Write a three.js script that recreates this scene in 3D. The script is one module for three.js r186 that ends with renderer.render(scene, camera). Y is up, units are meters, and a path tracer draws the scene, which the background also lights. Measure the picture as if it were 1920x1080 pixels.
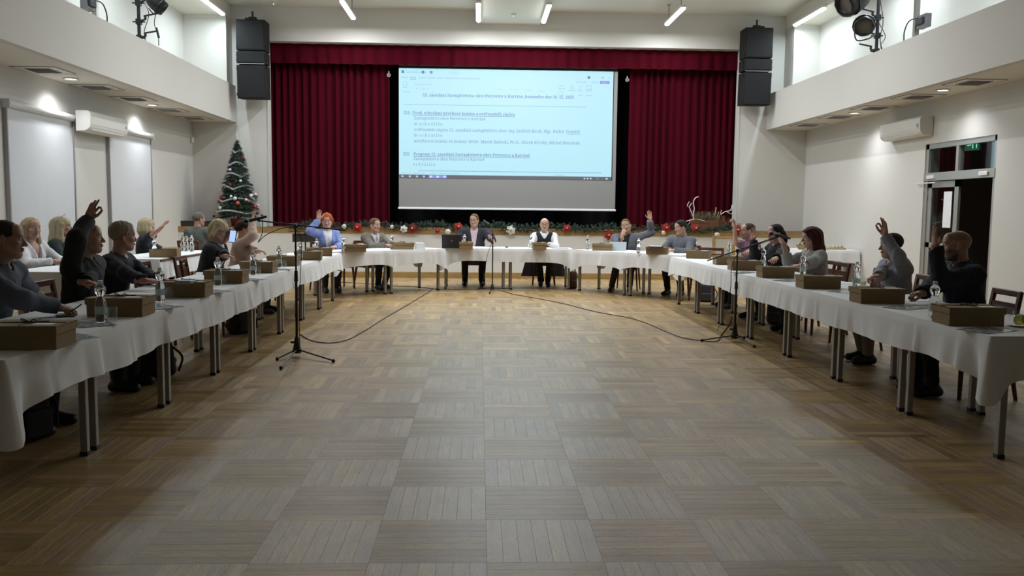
import * as THREE from 'three';
import { RoundedBoxGeometry } from 'three/addons/geometries/RoundedBoxGeometry.js';
import { mergeGeometries, mergeVertices } from 'three/addons/utils/BufferGeometryUtils.js';
import { RectAreaLightUniformsLib } from 'three/addons/lights/RectAreaLightUniformsLib.js';

// ---------------------------------------------------------------- camera, exposure
const scene = new THREE.Scene();
const EYE = 1.467, FOCAL = 1595.6, PITCH = -0.0921669, YAW = -0.0386819, ROLL = 0.0106873;
const camera = new THREE.PerspectiveCamera(2 * Math.atan(540 / FOCAL) * 180 / Math.PI, 16 / 9, 0.05, 100);
camera.rotation.order = 'YXZ';
camera.position.set(0, EYE, 0);
camera.rotation.set(PITCH, YAW, ROLL);
camera.updateMatrixWorld(true);
scene.add(camera);
const renderer = new THREE.WebGLRenderer({ antialias: true });
renderer.toneMapping = THREE.LinearToneMapping;
renderer.toneMappingExposure = 1.4;
renderer.shadowMap.enabled = true;
RectAreaLightUniformsLib.init();
scene.background = new THREE.Color(0x020203);

// ---------------------------------------------------------------- light levels of the hall's lamps
const L_TUBE = 102, L_GALLERY = 48, L_SCREEN = .7, L_DOWN = 4.2;
const TUBE_COLOR = new THREE.Color(0.92, 0.96, 1.0), GALLERY_COLOR = new THREE.Color(0.78, 0.92, 1.0);
const TUBE_X = [-2.68, -0.055, 1.32, 3.95], TUBE_Y = 5.40, TUBE_ROWS = [-17.68, -13.6];   // the lit rows of the hall ceiling
const GALLERY_ROWS = [-17.6, -14.4, -11.2];

// ---------------------------------------------------------------- pixel of the photograph -> point of the hall
const camM = camera.matrixWorld.clone();
function ray(px, py) { return new THREE.Vector3((px - 960) / FOCAL, -(py - 540) / FOCAL, -1).transformDirection(camM); }
const onY = (px, py, Y = 0) => { const d = ray(px, py); return d.multiplyScalar((Y - EYE) / d.y).add(new THREE.Vector3(0, EYE, 0)); };
const onX = (px, py, X) => { const d = ray(px, py); return d.multiplyScalar(X / d.x).add(new THREE.Vector3(0, EYE, 0)); };
const onZ = (px, py, Z) => { const d = ray(px, py); return d.multiplyScalar(Z / d.z).add(new THREE.Vector3(0, EYE, 0)); };

// ---------------------------------------------------------------- helpers
const V = (x = 0, y = 0, z = 0) => new THREE.Vector3(x, y, z);
let seed = 7;
function rnd() { seed = (seed + 0x6d2b79f5) | 0; let t = Math.imul(seed ^ (seed >>> 15), 1 | seed); t = (t + Math.imul(t ^ (t >>> 7), 61 | t)) ^ t; return ((t ^ (t >>> 14)) >>> 0) / 4294967296; }
const rr = (a, b) => a + (b - a) * rnd();
const lin = (r, g, b) => new THREE.Color().setRGB(r, g, b);
const taken = new Map();
function numbered(name) { const n = taken.get(name) || 0; taken.set(name, n + 1); return n ? name + '_' + String(n).padStart(3, '0') : name; }
function tag(o, label, category, group) { o.userData = { label, category }; if (group) o.userData.group = group; return o; }
function thing(name, label, category, pos = [0, 0, 0], turn = 0, group) {
  const o = new THREE.Group(); o.name = numbered(name); scene.add(o);
  if (pos.isVector3) o.position.copy(pos); else o.position.set(...pos);
  o.rotation.y = turn; return tag(o, label, category, group);
}
function part(name, geo, mat, parent, label) {
  const m = new THREE.Mesh(Array.isArray(geo) ? join(geo) : geo, mat); m.name = name; m.castShadow = m.receiveShadow = true;
  if (label) m.userData.label = label; parent.add(m); return m;
}
function single(name, geo, mat, label, category, group) { const m = part(numbered(name), geo, mat, scene); return tag(m, label, category, group); }
function struct(name, geo, mat) { const m = part(name, geo, mat, scene); m.userData = { kind: 'structure' }; return m; }
function structGroup(name) { const g = new THREE.Group(); g.name = name; g.userData = { kind: 'structure' }; scene.add(g); return g; }
function join(list) {
  const g = list.map((x) => { const y = x.index ? x.toNonIndexed() : x.clone(); for (const k of Object.keys(y.attributes)) if (!['position', 'normal', 'uv'].includes(k)) y.deleteAttribute(k);
    if (!y.attributes.uv) y.setAttribute('uv', new THREE.BufferAttribute(new Float32Array(y.attributes.position.count * 2), 2)); return y; });
  return mergeGeometries(g, false);
}
// box between two corners, uv in metres
function box(x0, y0, z0, x1, y1, z1) {
  const g = new THREE.BoxGeometry(x1 - x0, y1 - y0, z1 - z0); const p = g.attributes.position, n = g.attributes.normal, uv = g.attributes.uv;
  g.translate((x0 + x1) / 2, (y0 + y1) / 2, (z0 + z1) / 2);
  for (let i = 0; i < p.count; i++) {
    const ax = Math.abs(n.getX(i)), ay = Math.abs(n.getY(i));
    if (ax > .5) uv.setXY(i, p.getZ(i), p.getY(i)); else if (ay > .5) uv.setXY(i, p.getX(i), p.getZ(i)); else uv.setXY(i, p.getX(i), p.getY(i));
  }
  return g;
}
const bx = (w, h, d, x = 0, y = 0, z = 0) => box(x - w / 2, y - h / 2, z - d / 2, x + w / 2, y + h / 2, z + d / 2);
function rbx(w, h, d, x = 0, y = 0, z = 0, r = .008, s = 2) { const g = new RoundedBoxGeometry(w, h, d, s, Math.min(r, w / 2.02, h / 2.02, d / 2.02)); g.translate(x, y, z); return g; }
function bar(a, b, r, r2 = r, seg = 8) {   // round bar from a to b
  const d = b.clone().sub(a), g = new THREE.CylinderGeometry(r2, r, d.length(), seg);
  g.applyQuaternion(new THREE.Quaternion().setFromUnitVectors(V(0, 1, 0), d.clone().normalize())); g.translate((a.x + b.x) / 2, (a.y + b.y) / 2, (a.z + b.z) / 2); return g;
}
function beam(a, b, w, d, up = V(0, 0, 1)) {   // rectangular bar from a to b
  const y = b.clone().sub(a), len = y.length(); y.normalize(); const x = up.clone().cross(y).normalize(), z = x.clone().cross(y);
  const g = new THREE.BoxGeometry(w, len, d); g.applyMatrix4(new THREE.Matrix4().makeBasis(x, y, z)); g.translate((a.x + b.x) / 2, (a.y + b.y) / 2, (a.z + b.z) / 2); return g;
}
function tube(pts, r, seg = 40, rad = 6, closed = false) { return new THREE.TubeGeometry(new THREE.CatmullRomCurve3(pts, closed), seg, r, rad, closed); }
function lathe(pts, seg = 20) { return new THREE.LatheGeometry(pts.map(([x, y]) => new THREE.Vector2(x, y)), seg); }
const ball = (r, x, y, z, sx = 1, sy = 1, sz = 1, seg = 12) => { const g = new THREE.SphereGeometry(r, seg, Math.max(6, seg * .7 | 0)); g.scale(sx, sy, sz); g.translate(x, y, z); return g; };
const rotg = (g, x = 0, y = 0, z = 0) => { if (x) g.rotateX(x); if (y) g.rotateY(y); if (z) g.rotateZ(z); return g; };

// ---------------------------------------------------------------- computed textures
const hash = (x, y, s = 0) => { let h = Math.imul(x | 0, 374761393) + Math.imul(y | 0, 668265263) + Math.imul(s | 0, 2147483647 ^ 0x5bd1e995); h = Math.imul(h ^ (h >>> 13), 1274126177); return ((h ^ (h >>> 16)) >>> 0) / 4294967296; };
function vnoise(x, y, per, s) { const xi = Math.floor(x), yi = Math.floor(y), fx = x - xi, fy = y - yi, u = fx * fx * (3 - 2 * fx), v = fy * fy * (3 - 2 * fy), m = (a) => ((a % per) + per) % per;
  const a = hash(m(xi), m(yi), s), b = hash(m(xi + 1), m(yi), s), c = hash(m(xi), m(yi + 1), s), d = hash(m(xi + 1), m(yi + 1), s); return a + (b - a) * u + (c - a) * v + (a - b - c + d) * u * v; }
function dataTex(n, f, srgb = false, rep = 1) {
  const d = new Uint8Array(n * n * 4);
  for (let y = 0; y < n; y++) for (let x = 0; x < n; x++) { const c = f(x / n, y / n), i = (y * n + x) * 4; if (typeof c === 'number') d[i] = d[i + 1] = d[i + 2] = Math.max(0, Math.min(255, c * 255)); else for (let k = 0; k < 3; k++) d[i + k] = Math.max(0, Math.min(255, c[k] * 255)); d[i + 3] = 255; }
  const t = new THREE.DataTexture(d, n, n); t.wrapS = t.wrapT = THREE.RepeatWrapping; t.magFilter = THREE.LinearFilter; t.minFilter = THREE.LinearFilter; if (srgb) t.colorSpace = THREE.SRGBColorSpace; t.repeat.set(rep, rep); t.needsUpdate = true; return t;
}
const fbm = (u, v, per, s, oct = 4) => { let a = 0, w = .5, p = per; for (let i = 0; i < oct; i++) { a += w * vnoise(u * p, v * p, p, s + i); w *= .5; p *= 2; } return a; };
const T_plaster = dataTex(512, (u, v) => .35 + .5 * fbm(u, v, 16, 3, 5), false, .6);
const T_wallTone = dataTex(256, (u, v) => { const n = .97 + .05 * (fbm(u, v, 5, 11, 4) - .47); return [n, n, n]; }, false, .25);
const T_weave = dataTex(256, (u, v) => .5 + .25 * Math.sin(u * 256 * Math.PI / 2) * Math.sin(v * 256 * Math.PI / 2) + .25 * (hash(u * 256, v * 256, 5) - .5), false, 3);
const T_crease = dataTex(512, (u, v) => .3 + .7 * fbm(u * 1, v * 1, 6, 21, 4), false, .8);
const T_oak = dataTex(1024, (u, v) => {   // grain along u; 7 strips of different cut across v
  const warp = fbm(u, v, 4, 31, 3) * .06, band = vnoise(u * 3, (v + warp) * 60, 60, 41), fine = vnoise(u * 24, v * 420, 420, 43), pore = Math.pow(vnoise(u * 40, v * 300, 300, 47), 6), cloud = fbm(u, v, 6, 51, 3);
  const k = .80 + .24 * (band - .5) + .14 * (fine - .5) + .30 * (cloud - .5) - .40 * pore; return [k, k * .985, k * .955];
}, false, 1);
const T_darkwood = dataTex(512, (u, v) => { const band = vnoise(u * 2, v * 40 + fbm(u, v, 4, 61, 3) * 6, 40, 62), f = vnoise(u * 12, v * 200, 200, 63); const k = .72 + .3 * (band - .5) + .2 * (f - .5); return [k, k * .96, k * .94]; }, false, 1);
const T_card = dataTex(256, (u, v) => { const k = .92 + .10 * (fbm(u, v, 32, 71, 3) - .47) + .04 * (hash(u * 256, v * 256, 72) - .5); return [k, k, k]; }, false, 2);

// ---------------------------------------------------------------- materials
const std = (o) => new THREE.MeshStandardMaterial(o), phy = (o) => new THREE.MeshPhysicalMaterial(o);
const M = {
  wall: std({ color: lin(.65, .63, .585), map: T_wallTone, roughness: .9, bumpMap: T_plaster, bumpScale: .0012 }),
  fascia: std({ color: lin(.65, .63, .585), map: T_wallTone, roughness: .9, bumpMap: T_plaster, bumpScale: .0008 }),
  ceiling: std({ color: lin(.74, .71, .62), roughness: .92, bumpMap: T_plaster, bumpScale: .0008 }),
  stageWhite: std({ color: lin(.80, .79, .76), map: T_wallTone, roughness: .75 }),
  oakTrim: std({ color: lin(.50, .32, .12), map: T_oak, roughness: .45 }),
  floor: phy({ color: 0xffffff, vertexColors: true, map: T_oak, roughness: .42, anisotropy: .24, anisotropyRotation: Math.PI / 2, specularIntensity: .9, bumpMap: T_oak, bumpScale: .00015 }),
  under: std({ color: lin(.24, .16, .09), roughness: .9 }),
  velvet: phy({ color: lin(.060, .0022, .0075), roughness: 1, specularIntensity: .15 }),
  black: std({ color: lin(.010, .010, .013), roughness: .9 }),
  blackMetal: std({ color: lin(.012, .012, .013), roughness: .45, metalness: .3 }),
  blackPlastic: std({ color: lin(.014, .014, .016), roughness: .5 }),
  speaker: std({ color: lin(.007, .007, .0075), roughness: .85, bumpMap: T_weave, bumpScale: .001 }),
  steel: std({ color: lin(.34, .32, .295), roughness: .45, metalness: .6 }),
  chrome: std({ color: lin(.7, .7, .7), roughness: .2, metalness: 1 }),
  darkWood: std({ color: lin(.135, .038, .016), map: T_darkwood, roughness: .38 }),
  tableWood: std({ color: lin(.16, .08, .04), map: T_darkwood, roughness: .5 }),
  cloth: std({ color: lin(.82, .83, .84), roughness: .9, bumpMap: T_crease, bumpScale: .006, side: THREE.DoubleSide }),
  card: std({ color: lin(.29, .20, .10), map: T_card, roughness: .85 }),
  paper: std({ color: lin(.80, .81, .82), roughness: .7, side: THREE.DoubleSide }),
  leaflet: std({ color: lin(.42, .46, .50), roughness: .25 }),
  pet: phy({ color: lin(.93, .97, 1), roughness: .03, transmission: 1, thickness: 0, ior: 1.45, side: THREE.DoubleSide }),
  water: phy({ color: lin(.95, .985, 1), roughness: .01, transmission: 1, thickness: .06, ior: 1.36 }),
  glass: phy({ color: lin(.97, .99, 1), roughness: .02, transmission: 1, thickness: 0, ior: 1.5, side: THREE.DoubleSide }),
  pane: phy({ color: lin(.85, .90, .92), roughness: .03, transmission: 1, thickness: 0, ior: 1.5 }),
  aluminium: std({ color: lin(.42, .41, .38), roughness: .45, metalness: .6 }),
  acWhite: std({ color: lin(.74, .73, .68), roughness: .5 }),
  blind: std({ color: lin(.62, .635, .645), roughness: .85, bumpMap: T_crease, bumpScale: .004, side: THREE.DoubleSide }),
  blindRail: std({ color: lin(.66, .65, .62), roughness: .5 }),
  rail: std({ color: lin(.36, .345, .35), roughness: .6 }),
  cable: std({ color: lin(.015, .015, .016), roughness: .6 }),
  redCable: std({ color: lin(.10, .02, .012), roughness: .6 }),
};
const plain = (r, g, b, rough = .8, o = {}) => std({ color: lin(r, g, b), roughness: rough, ...o });

// ================================================================ THE SETTING
const XL = -6.3, XR = 7.33, ZB = -19.1, ZF = 3.6, CEIL = 5.79, SOF = 3.3, FASC = 4.08, FL = -5.34, FR = 6.41, STAGE = 1.04, ZS = -18.1;

// ---- parquet: basket-weave blocks of seven oak strips
{
  const floor = structGroup('floor');
  part('subfloor', box(XL - .3, -.20, ZB, XR + .3, -.021, ZF), M.under, floor);
  const S = .49, N = 7, w = S / N, X0 = .0398, Z0 = -7.837, g = .0002, c = .0005;
  function stripGeo(x0, x1, z0, z1, alongX, tone, uo, vo, sides) {
    const pos = [], nor = [], uv = [], col = [];
    const quad = (a, b, d, e, n) => { for (const p of [a, b, d, a, d, e]) { pos.push(...p); nor.push(...n); uv.push(...(alongX ? [p[0] + uo, p[2] + vo] : [p[2] + uo, p[0] + vo])); col.push(...tone); } };
    const A = x0 + g, B = x1 - g, C = z0 + g, D = z1 - g, a = A + c, b = B - c, cc = C + c, d = D - c, k = -c * .7, r = Math.SQRT1_2;
    quad([a, 0, d], [b, 0, d], [b, 0, cc], [a, 0, cc], [0, 1, 0]);
    quad([A, k, D], [B, k, D], [b, 0, d], [a, 0, d], [0, r, r]); quad([B, k, C], [A, k, C], [a, 0, cc], [b, 0, cc], [0, r, -r]);
    quad([B, k, D], [B, k, C], [b, 0, cc], [b, 0, d], [r, r, 0]); quad([A, k, C], [A, k, D], [a, 0, d], [a, 0, cc], [-r, r, 0]);
    if (sides) { const y = -.02; quad([A, y, D], [B, y, D], [B, k, D], [A, k, D], [0, 0, 1]); quad([B, y, C], [A, y, C], [A, k, C], [B, k, C], [0, 0, -1]); quad([B, y, D], [B, y, C], [B, k, C], [B, k, D], [1, 0, 0]); quad([A, y, C], [A, y, D], [A, k, D], [A, k, C], [-1, 0, 0]); }
    return { pos, nor, uv, col };
  }
  const toGeo = (o) => { const G = new THREE.BufferGeometry(); for (const [k, n] of [['pos', 3], ['nor', 3], ['uv', 2], ['col', 3]]) G.setAttribute({ pos: 'position', nor: 'normal', uv: 'uv', col: 'color' }[k], new THREE.BufferAttribute(new Float32Array(o[k]), n)); return G; };
  const tone = () => { const k = rr(.70, 1.14) * (rnd() < .12 ? 1.2 : 1), y = rr(-.03, .03); return [.50 * k, (.335 + y * .3) * k, (.15 - y) * k]; };
  const strips = [];
  for (let i = Math.floor((XL - X0) / S); X0 + i * S < XR; i++) for (let j = Math.floor((ZS - Z0) / S); Z0 + j * S < ZF; j++) {
    const vert = ((i + j) & 1) === 0, bx0 = X0 + i * S, bz0 = Z0 + j * S;
    for (let k = 0; k < N; k++) strips.push(vert ? [bx0 + k * w, bx0 + (k + 1) * w, bz0, bz0 + S, false] : [bx0, bx0 + S, bz0 + k * w, bz0 + (k + 1) * w, true]);
  }
  const inv = camM.clone().invert();
  const inFrame = (s) => { const p = V((s[0] + s[1]) / 2, 0, (s[2] + s[3]) / 2).applyMatrix4(inv); const x = 960 + FOCAL * p.x / -p.z, y = 540 - FOCAL * p.y / -p.z; return p.z < 0 && x > -20 && x < 1940 && y < 1095; };
  const seen = strips.filter(inFrame).sort((a, b) => (b[2] + b[3]) - (a[2] + a[3])).slice(0, 300), own = new Set(seen);
  const variants = { true: [], false: [] };
  for (let q = 0; q < 14; q++) { const t = tone(); variants.false.push(toGeo(stripGeo(-w / 2, w / 2, -S / 2, S / 2, false, t, rr(0, 1), rr(0, 1), true))); variants.true.push(toGeo(stripGeo(-S / 2, S / 2, -w / 2, w / 2, true, tone(), rr(0, 1), rr(0, 1), true))); }
  for (const s of seen) { const m = part('parquet_strip', variants[s[4]][rnd() * 14 | 0], M.floor, floor); m.position.set((s[0] + s[1]) / 2, 0, (s[2] + s[3]) / 2); }
  const all = { pos: [], nor: [], uv: [], col: [] };
  for (const s of strips) if (!own.has(s)) { const o = stripGeo(s[0], s[1], s[2], s[3], s[4], tone(), rr(0, 1), rr(0, 1), false); for (const k in all) for (const v of o[k]) all[k].push(v); }
  const rest = part('parquet_field', toGeo(all), M.floor, floor); rest.userData.kind = 'stuff';
}

// ---- walls, galleries, ceiling
{
  const wl = structGroup('wall_left');
  part('wall_panel', box(XL - .25, -.2, ZB - .3, XL, 5.95, ZF), M.wall, wl);
  const gl = structGroup('ceiling_left'), gr = structGroup('ceiling_right');
  part('soffit', box(XL, SOF, ZB, FL - .12, SOF + .16, ZF), M.ceiling, gl);
  part('fascia', box(FL - .12, SOF - .002, ZB, FL, FASC, ZF), M.fascia, gl);
  part('gallery_pier', box(XL, SOF + .16, ZB, FL - .06, 5.5, -18.67), M.fascia, gl);
  part('gallery_ceiling', box(XL, 5.5, ZB, -5.43, 5.95, ZF), M.ceiling, gl);
  const wr = structGroup('wall_right'), z0 = -13.9, z1 = -11.95, h = 2.6;
  part('wall_panel', join([box(XR, -.2, ZB - .3, XR + .25, 5.95, z0), box(XR, -.2, z1, XR + .25, 5.95, ZF), box(XR, h, z0, XR + .25, 5.95, z1)]), M.wall, wr);
  part('soffit', box(FR + .12, SOF, ZB, XR, SOF + .16, ZF), M.ceiling, gr);
  part('fascia', box(FR, SOF - .002, ZB, FR + .12, FASC, ZF), M.fascia, gr);
  part('gallery_pier', box(6.76, SOF + .16, ZB, XR, 5.5, -18.55), M.fascia, gr);
  part('gallery_ceiling', box(6.76, 5.5, ZB, XR, 5.95, ZF), M.ceiling, gr);
  const cl = structGroup('ceiling');
  part('ceiling_slab', box(XL - .25, CEIL, ZB - .3, XR + .25, CEIL + .2, ZF), M.ceiling, cl);
  part('ceiling_beam', box(-.08, 5.5, ZB, 1.29, CEIL, ZF), M.ceiling, cl);
  const wb = structGroup('wall_back');
  part('proscenium', join([box(XL, -.2, ZB - .25, -4.65, CEIL, ZB), box(5.78, -.2, ZB - .25, XR, CEIL, ZB), box(-4.65, 5.07, ZB - .25, 5.78, CEIL, ZB)]), M.wall, wb);
  part('proscenium_edge', join([box(-4.655, 5.055, ZB - .25, 5.785, 5.072, ZB + .012), box(-4.66, STAGE, ZB - .25, -4.64, 5.06, ZB + .012), box(5.77, STAGE, ZB - .25, 5.79, 5.06, ZB + .012)]), M.fascia, wb);
  struct('wall_front', box(XL - .25, -.2, ZF, XR + .25, 5.95, ZF + .25), M.wall);
  // stage house behind the opening
  const sh = structGroup('wall_stage');
  part('stage_back', box(XL, 0, -22.3, XR, 7, -22.1), M.black, sh); part('stage_side', box(XL - .2, 0, -22.2, XL, 7, ZB - .25), M.black, sh); part('stage_side', box(XR, 0, -22.2, XR + .2, 7, ZB - .25), M.black, sh);
  part('stage_roof', box(XL, 6.2, -22.2, XR, 6.4, ZB - .25), M.black, sh); part('stage_header', box(XL, CEIL, ZB - .26, XR, 6.4, ZB - .2), M.black, sh);
}
// ---- stage
{
  const st = structGroup('floor_stage');
  part('stage_front', box(XL, 0, ZS - .08, XR, .93, ZS), M.stageWhite, st);
  part('stage_edge', box(XL, .932, ZS - .12, XR, 1.035, ZS + .02), M.oakTrim, st);
  part('stage_lip', box(XL, 1.036, ZS - .14, XR, STAGE, ZS + .028), M.oakTrim, st);
  part('stage_deck', box(XL, .98, -22.1, XR, STAGE - .001, ZS - .1), plain(.10, .065, .035, .5, { map: T_oak }), st);
  struct('baseboard_stage', box(XL, 0, ZS, XR, .12, ZS + .018), M.oakTrim);
}
// ---- corridor behind the right-hand door
{
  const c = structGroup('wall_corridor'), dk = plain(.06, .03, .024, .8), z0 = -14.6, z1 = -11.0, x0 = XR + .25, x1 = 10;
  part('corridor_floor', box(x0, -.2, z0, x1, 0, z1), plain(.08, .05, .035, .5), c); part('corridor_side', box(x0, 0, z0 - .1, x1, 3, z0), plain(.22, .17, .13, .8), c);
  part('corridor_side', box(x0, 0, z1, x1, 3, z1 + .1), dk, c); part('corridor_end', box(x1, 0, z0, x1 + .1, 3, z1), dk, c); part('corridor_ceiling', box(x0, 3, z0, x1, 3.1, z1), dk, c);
}
// ---- door in the right wall
{
  const d = structGroup('door_1'), z0 = -13.9, z1 = -11.95, x = XR + .02, fr = M.aluminium, w = .09;
  part('door_frame', [box(x, 0, z0, x + w, 2.6, z0 + .08), box(x, 0, z1 - .08, x + w, 2.6, z1), box(x, 2.52, z0, x + w, 2.6, z1), box(x - .03, 2.0, z0, x + w, 2.13, z1), box(x, 2.13, -13.02, x + w, 2.52, -12.95)], fr, d);
  part('transom_pane', box(x + .04, 2.13, z0 + .08, x + .046, 2.52, -13.02), M.pane, d); part('transom_pane', box(x + .04, 2.13, -12.95, x + .046, 2.52, z1 - .08), M.pane, d);
  // closed leaf on the far side
  const a = z0 + .08, b = -12.93;
  const leaf = part('door_leaf', [box(x + .02, .03, a, x + .06, 1.99, a + .11), box(x + .02, .03, b - .11, x + .06, 1.99, b), box(x + .02, 1.89, a, x + .06, 1.99, b), box(x + .02, .03, a, x + .06, .25, b), box(x + .02, .92, a, x + .06, 1.0, b)], fr, d);
  part('door_pane', box(x + .035, .25, a + .11, x + .041, 1.89, b - .11), M.pane, leaf);
  part('door_handle', [bar(V(x - .045, .98, b - .06), V(x - .045, 1.14, b - .06), .011), bar(V(x - .045, .99, b - .06), V(x + .02, .99, b - .06), .01), bar(V(x - .045, 1.13, b - .06), V(x + .02, 1.13, b - .06), .01), bar(V(x - .045, 1.0, b - .06), V(x - .045, 1.0, b - .2), .009)], M.chrome, leaf);
  part('door_notice', box(x + .028, 1.25, -13.35, x + .032, 1.82, -13.12), M.paper, leaf, 'white paper notice');
  part('door_closer', [rbx(.05, .06, .22, x - .03, 2.06, a + .16), rbx(.02, .02, .62, x - .07, 1.965, a + .05), rbx(.05, .06, .22, x - .03, 2.06, -12.2)], M.acWhite, d);
  // open leaf swung into the corridor
  const ol = part('door_leaf', [box(x + .1, .03, -12.08, x + 1.0, .25, -12.04), box(x + .1, 1.89, -12.08, x + 1.0, 1.99, -12.04), box(x + .1, .03, -12.08, x + .21, 1.99, -12.04), box(x + .89, .03, -12.08, x + 1.0, 1.99, -12.04)], fr, d);
  part('door_pane', box(x + .21, .25, -12.063, x + .89, 1.89, -12.057), M.pane, ol);
}
// exit sign seen through the transom
{
  const c = document.createElement('canvas'); c.width = 256; c.height = 128; const g = c.getContext('2d');
  g.fillStyle = '#0b5a3a'; g.fillRect(0, 0, 256, 128); g.fillStyle = '#d8ffe8'; g.fillRect(176, 20, 56, 92); g.fillStyle = '#0b5a3a'; g.fillRect(186, 30, 36, 82);
  g.fillStyle = '#d8ffe8'; g.beginPath(); g.moveTo(100, 64); g.lineTo(128, 40); g.lineTo(128, 54); g.lineTo(160, 54); g.lineTo(160, 74); g.lineTo(128, 74); g.lineTo(128, 88); g.fill();
  g.beginPath(); g.arc(56, 30, 11, 0, 7); g.fill(); g.lineWidth = 13; g.lineCap = 'round'; g.strokeStyle = '#d8ffe8'; g.beginPath(); g.moveTo(54, 46); g.lineTo(46, 74); g.lineTo(28, 100); g.moveTo(46, 74); g.lineTo(64, 84); g.lineTo(62, 108); g.moveTo(52, 50); g.lineTo(76, 62); g.moveTo(50, 50); g.lineTo(28, 62); g.stroke();
  const t = new THREE.CanvasTexture(c); t.colorSpace = THREE.SRGBColorSpace;
  const s = thing('exit_sign', 'green illuminated exit sign behind the glass above the door', 'sign', onX(1816, 271, XR + .4), -Math.PI / 2 + .5);
  part('housing', rbx(.36, .19, .06, 0, 0, -.035), M.acWhite, s);
  const f = new THREE.PlaneGeometry(.34, .17); part('sign_face', f, std({ color: 0x000000, emissive: 0xffffff, emissiveMap: t, emissiveIntensity: .8, roughness: .4 }), s);
  const pl = new THREE.PointLight(0x66ffaa, .006); pl.position.set(0, 0, .08); pl.castShadow = true; s.add(pl);
}
// ---- lamps
function tubeLamp(name, label, group, x, y, z, len, top, level, color) {
  const t = thing(name, label, 'ceiling light', [x, y, z], 0, group);
  part('housing', rbx(.11, .05, len, 0, .055, 0, .012), M.acWhite, t);
  const d = new THREE.CapsuleGeometry(.048, len - .1, 6, 14); d.rotateX(Math.PI / 2); d.scale(1, .62, 1); d.translate(0, .018, 0);
  part('diffuser_tube', d, std({ color: lin(.8, .8, .8), emissive: color, emissiveIntensity: 7, roughness: .5 }), t);
  if (top - y > .09) part('hanger', [bar(V(0, .08, -len * .36), V(0, top - y, -len * .36), .012), bar(V(0, .08, len * .36), V(0, top - y, len * .36), .012), bx(.06, .015, .12, 0, top - y - .008, -len * .36), bx(.06, .015, .12, 0, top - y - .008, len * .36)], M.rail, t);
  const l = new THREE.RectAreaLight(color, level, .10, len); l.position.set(0, -.022, 0); l.rotation.x = -Math.PI / 2; t.add(l);
  return t;
}
for (const z of TUBE_ROWS) TUBE_X.forEach((x, i) => tubeLamp('tube_light', ['suspended white tube light on the blind side', 'white tube light hung at the edge of the ceiling beam', 'white tube light hung at the edge of the ceiling beam', 'suspended white tube light on the glass door side'][i] + (z === TUBE_ROWS[0] ? '' : ', second row'), i === 1 || i === 2 ? (z === TUBE_ROWS[0] ? 'tube lights at the ceiling beam' : 'tube lights at the beam, second row') : null, x, TUBE_Y, z, 1.55, (i === 1 || i === 2) ? 5.5 : CEIL, L_TUBE, TUBE_COLOR));
GALLERY_ROWS.forEach((z, i) => {
  const w = ['beside the loudspeaker', 'at the middle of the gallery', 'at the near end of the gallery'][i];
  tubeLamp('gallery_tube_light', 'white tube light in the gallery above the blinds, ' + w, null, -5.37, 5.425, z, 1.6, 5.5, L_GALLERY, GALLERY_COLOR);
  tubeLamp('gallery_tube_light', 'white tube light in the gallery above the door, ' + w, null, 6.70, 5.425, z, 1.6, 5.5, L_GALLERY, GALLERY_COLOR);
});
// downlights and air diffusers in the two soffits
const ventGeo = (() => { const f = [], s = []; for (const k of [-1, 1]) { f.push(bx(.60, .008, .010, 0, -.004, k * .295)); f.push(bx(.010, .008, .60, k * .295, -.004, 0)); f.push(bx(.34, .012, .012, 0, -.010, k * .165)); f.push(bx(.012, .012, .34, k * .165, -.010, 0)); }
  for (let i = -3; i <= 3; i++) { const g = bx(.30, .004, .034); g.rotateX(.6); g.translate(0, -.014, i * .043); s.push(g); } return { f, s }; })();
const T_vent = { frame: join(ventGeo.f), back: bx(.59, .004, .59, 0, -.003, 0), hole: bx(.32, .002, .32, 0, -.006, 0), slat: ventGeo.s };
function vent(x, z, label, group) { const t = thing('air_vent', label, 'vent', [x, SOF - .002, z], 0, group); part('frame', T_vent.frame, M.rail, t); part('backing', T_vent.back, M.acWhite, t); part('duct_opening', T_vent.hole, M.blackPlastic, t); for (const s of T_vent.slat) part('slat', s, M.rail, t); }
function downlight(x, z, label) {
  const t = thing('downlight', label, 'downlight', [x, SOF, z]);
  part('ring', lathe([[.075, -.002], [.105, -.002], [.108, -.012], [.09, -.02], [.075, -.008]], 24), M.acWhite, t);
  const d = new THREE.CylinderGeometry(.074, .074, .006, 24); d.translate(0, -.008, 0); part('lamp_disc', d, std({ color: lin(.8, .8, .8), emissive: 0xffffff, emissiveIntensity: 3.5 }), t);
  const s = new THREE.SpotLight(0xf4f8ff, L_DOWN, 0, 1.2, 1); s.position.set(0, -.03, 0); s.target.position.set(0, -3, 0); s.castShadow = true; s.shadow.radius = 3.5; t.add(s); t.add(s.target);
}
for (const z of [-12.11, -13.75, -15.16, -16.84, -18.28]) vent(-5.98, z, 'square grey air vent in the soffit above the roller blinds', 'air vents above the roller blinds');
for (const z of [-11.82, -13.34, -14.83, -16.3, -17.85]) vent(6.87, z, 'square grey air vent in the soffit above the glass door', 'air vents above the glass door');
downlight(-5.97, -12.87, 'round white downlight above the wider roller blind'); downlight(-5.98, -15.99, 'round white downlight above the narrower roller blind by the stage');
downlight(6.85, -15.58, 'round white downlight between the stage and the cream air conditioner'); downlight(6.84, -12.57, 'round white downlight above the glass door');
downlight(-5.97, -9.75, 'round white downlight over the near left table row'); downlight(6.84, -9.6, 'round white downlight over the near right table row');
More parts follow.
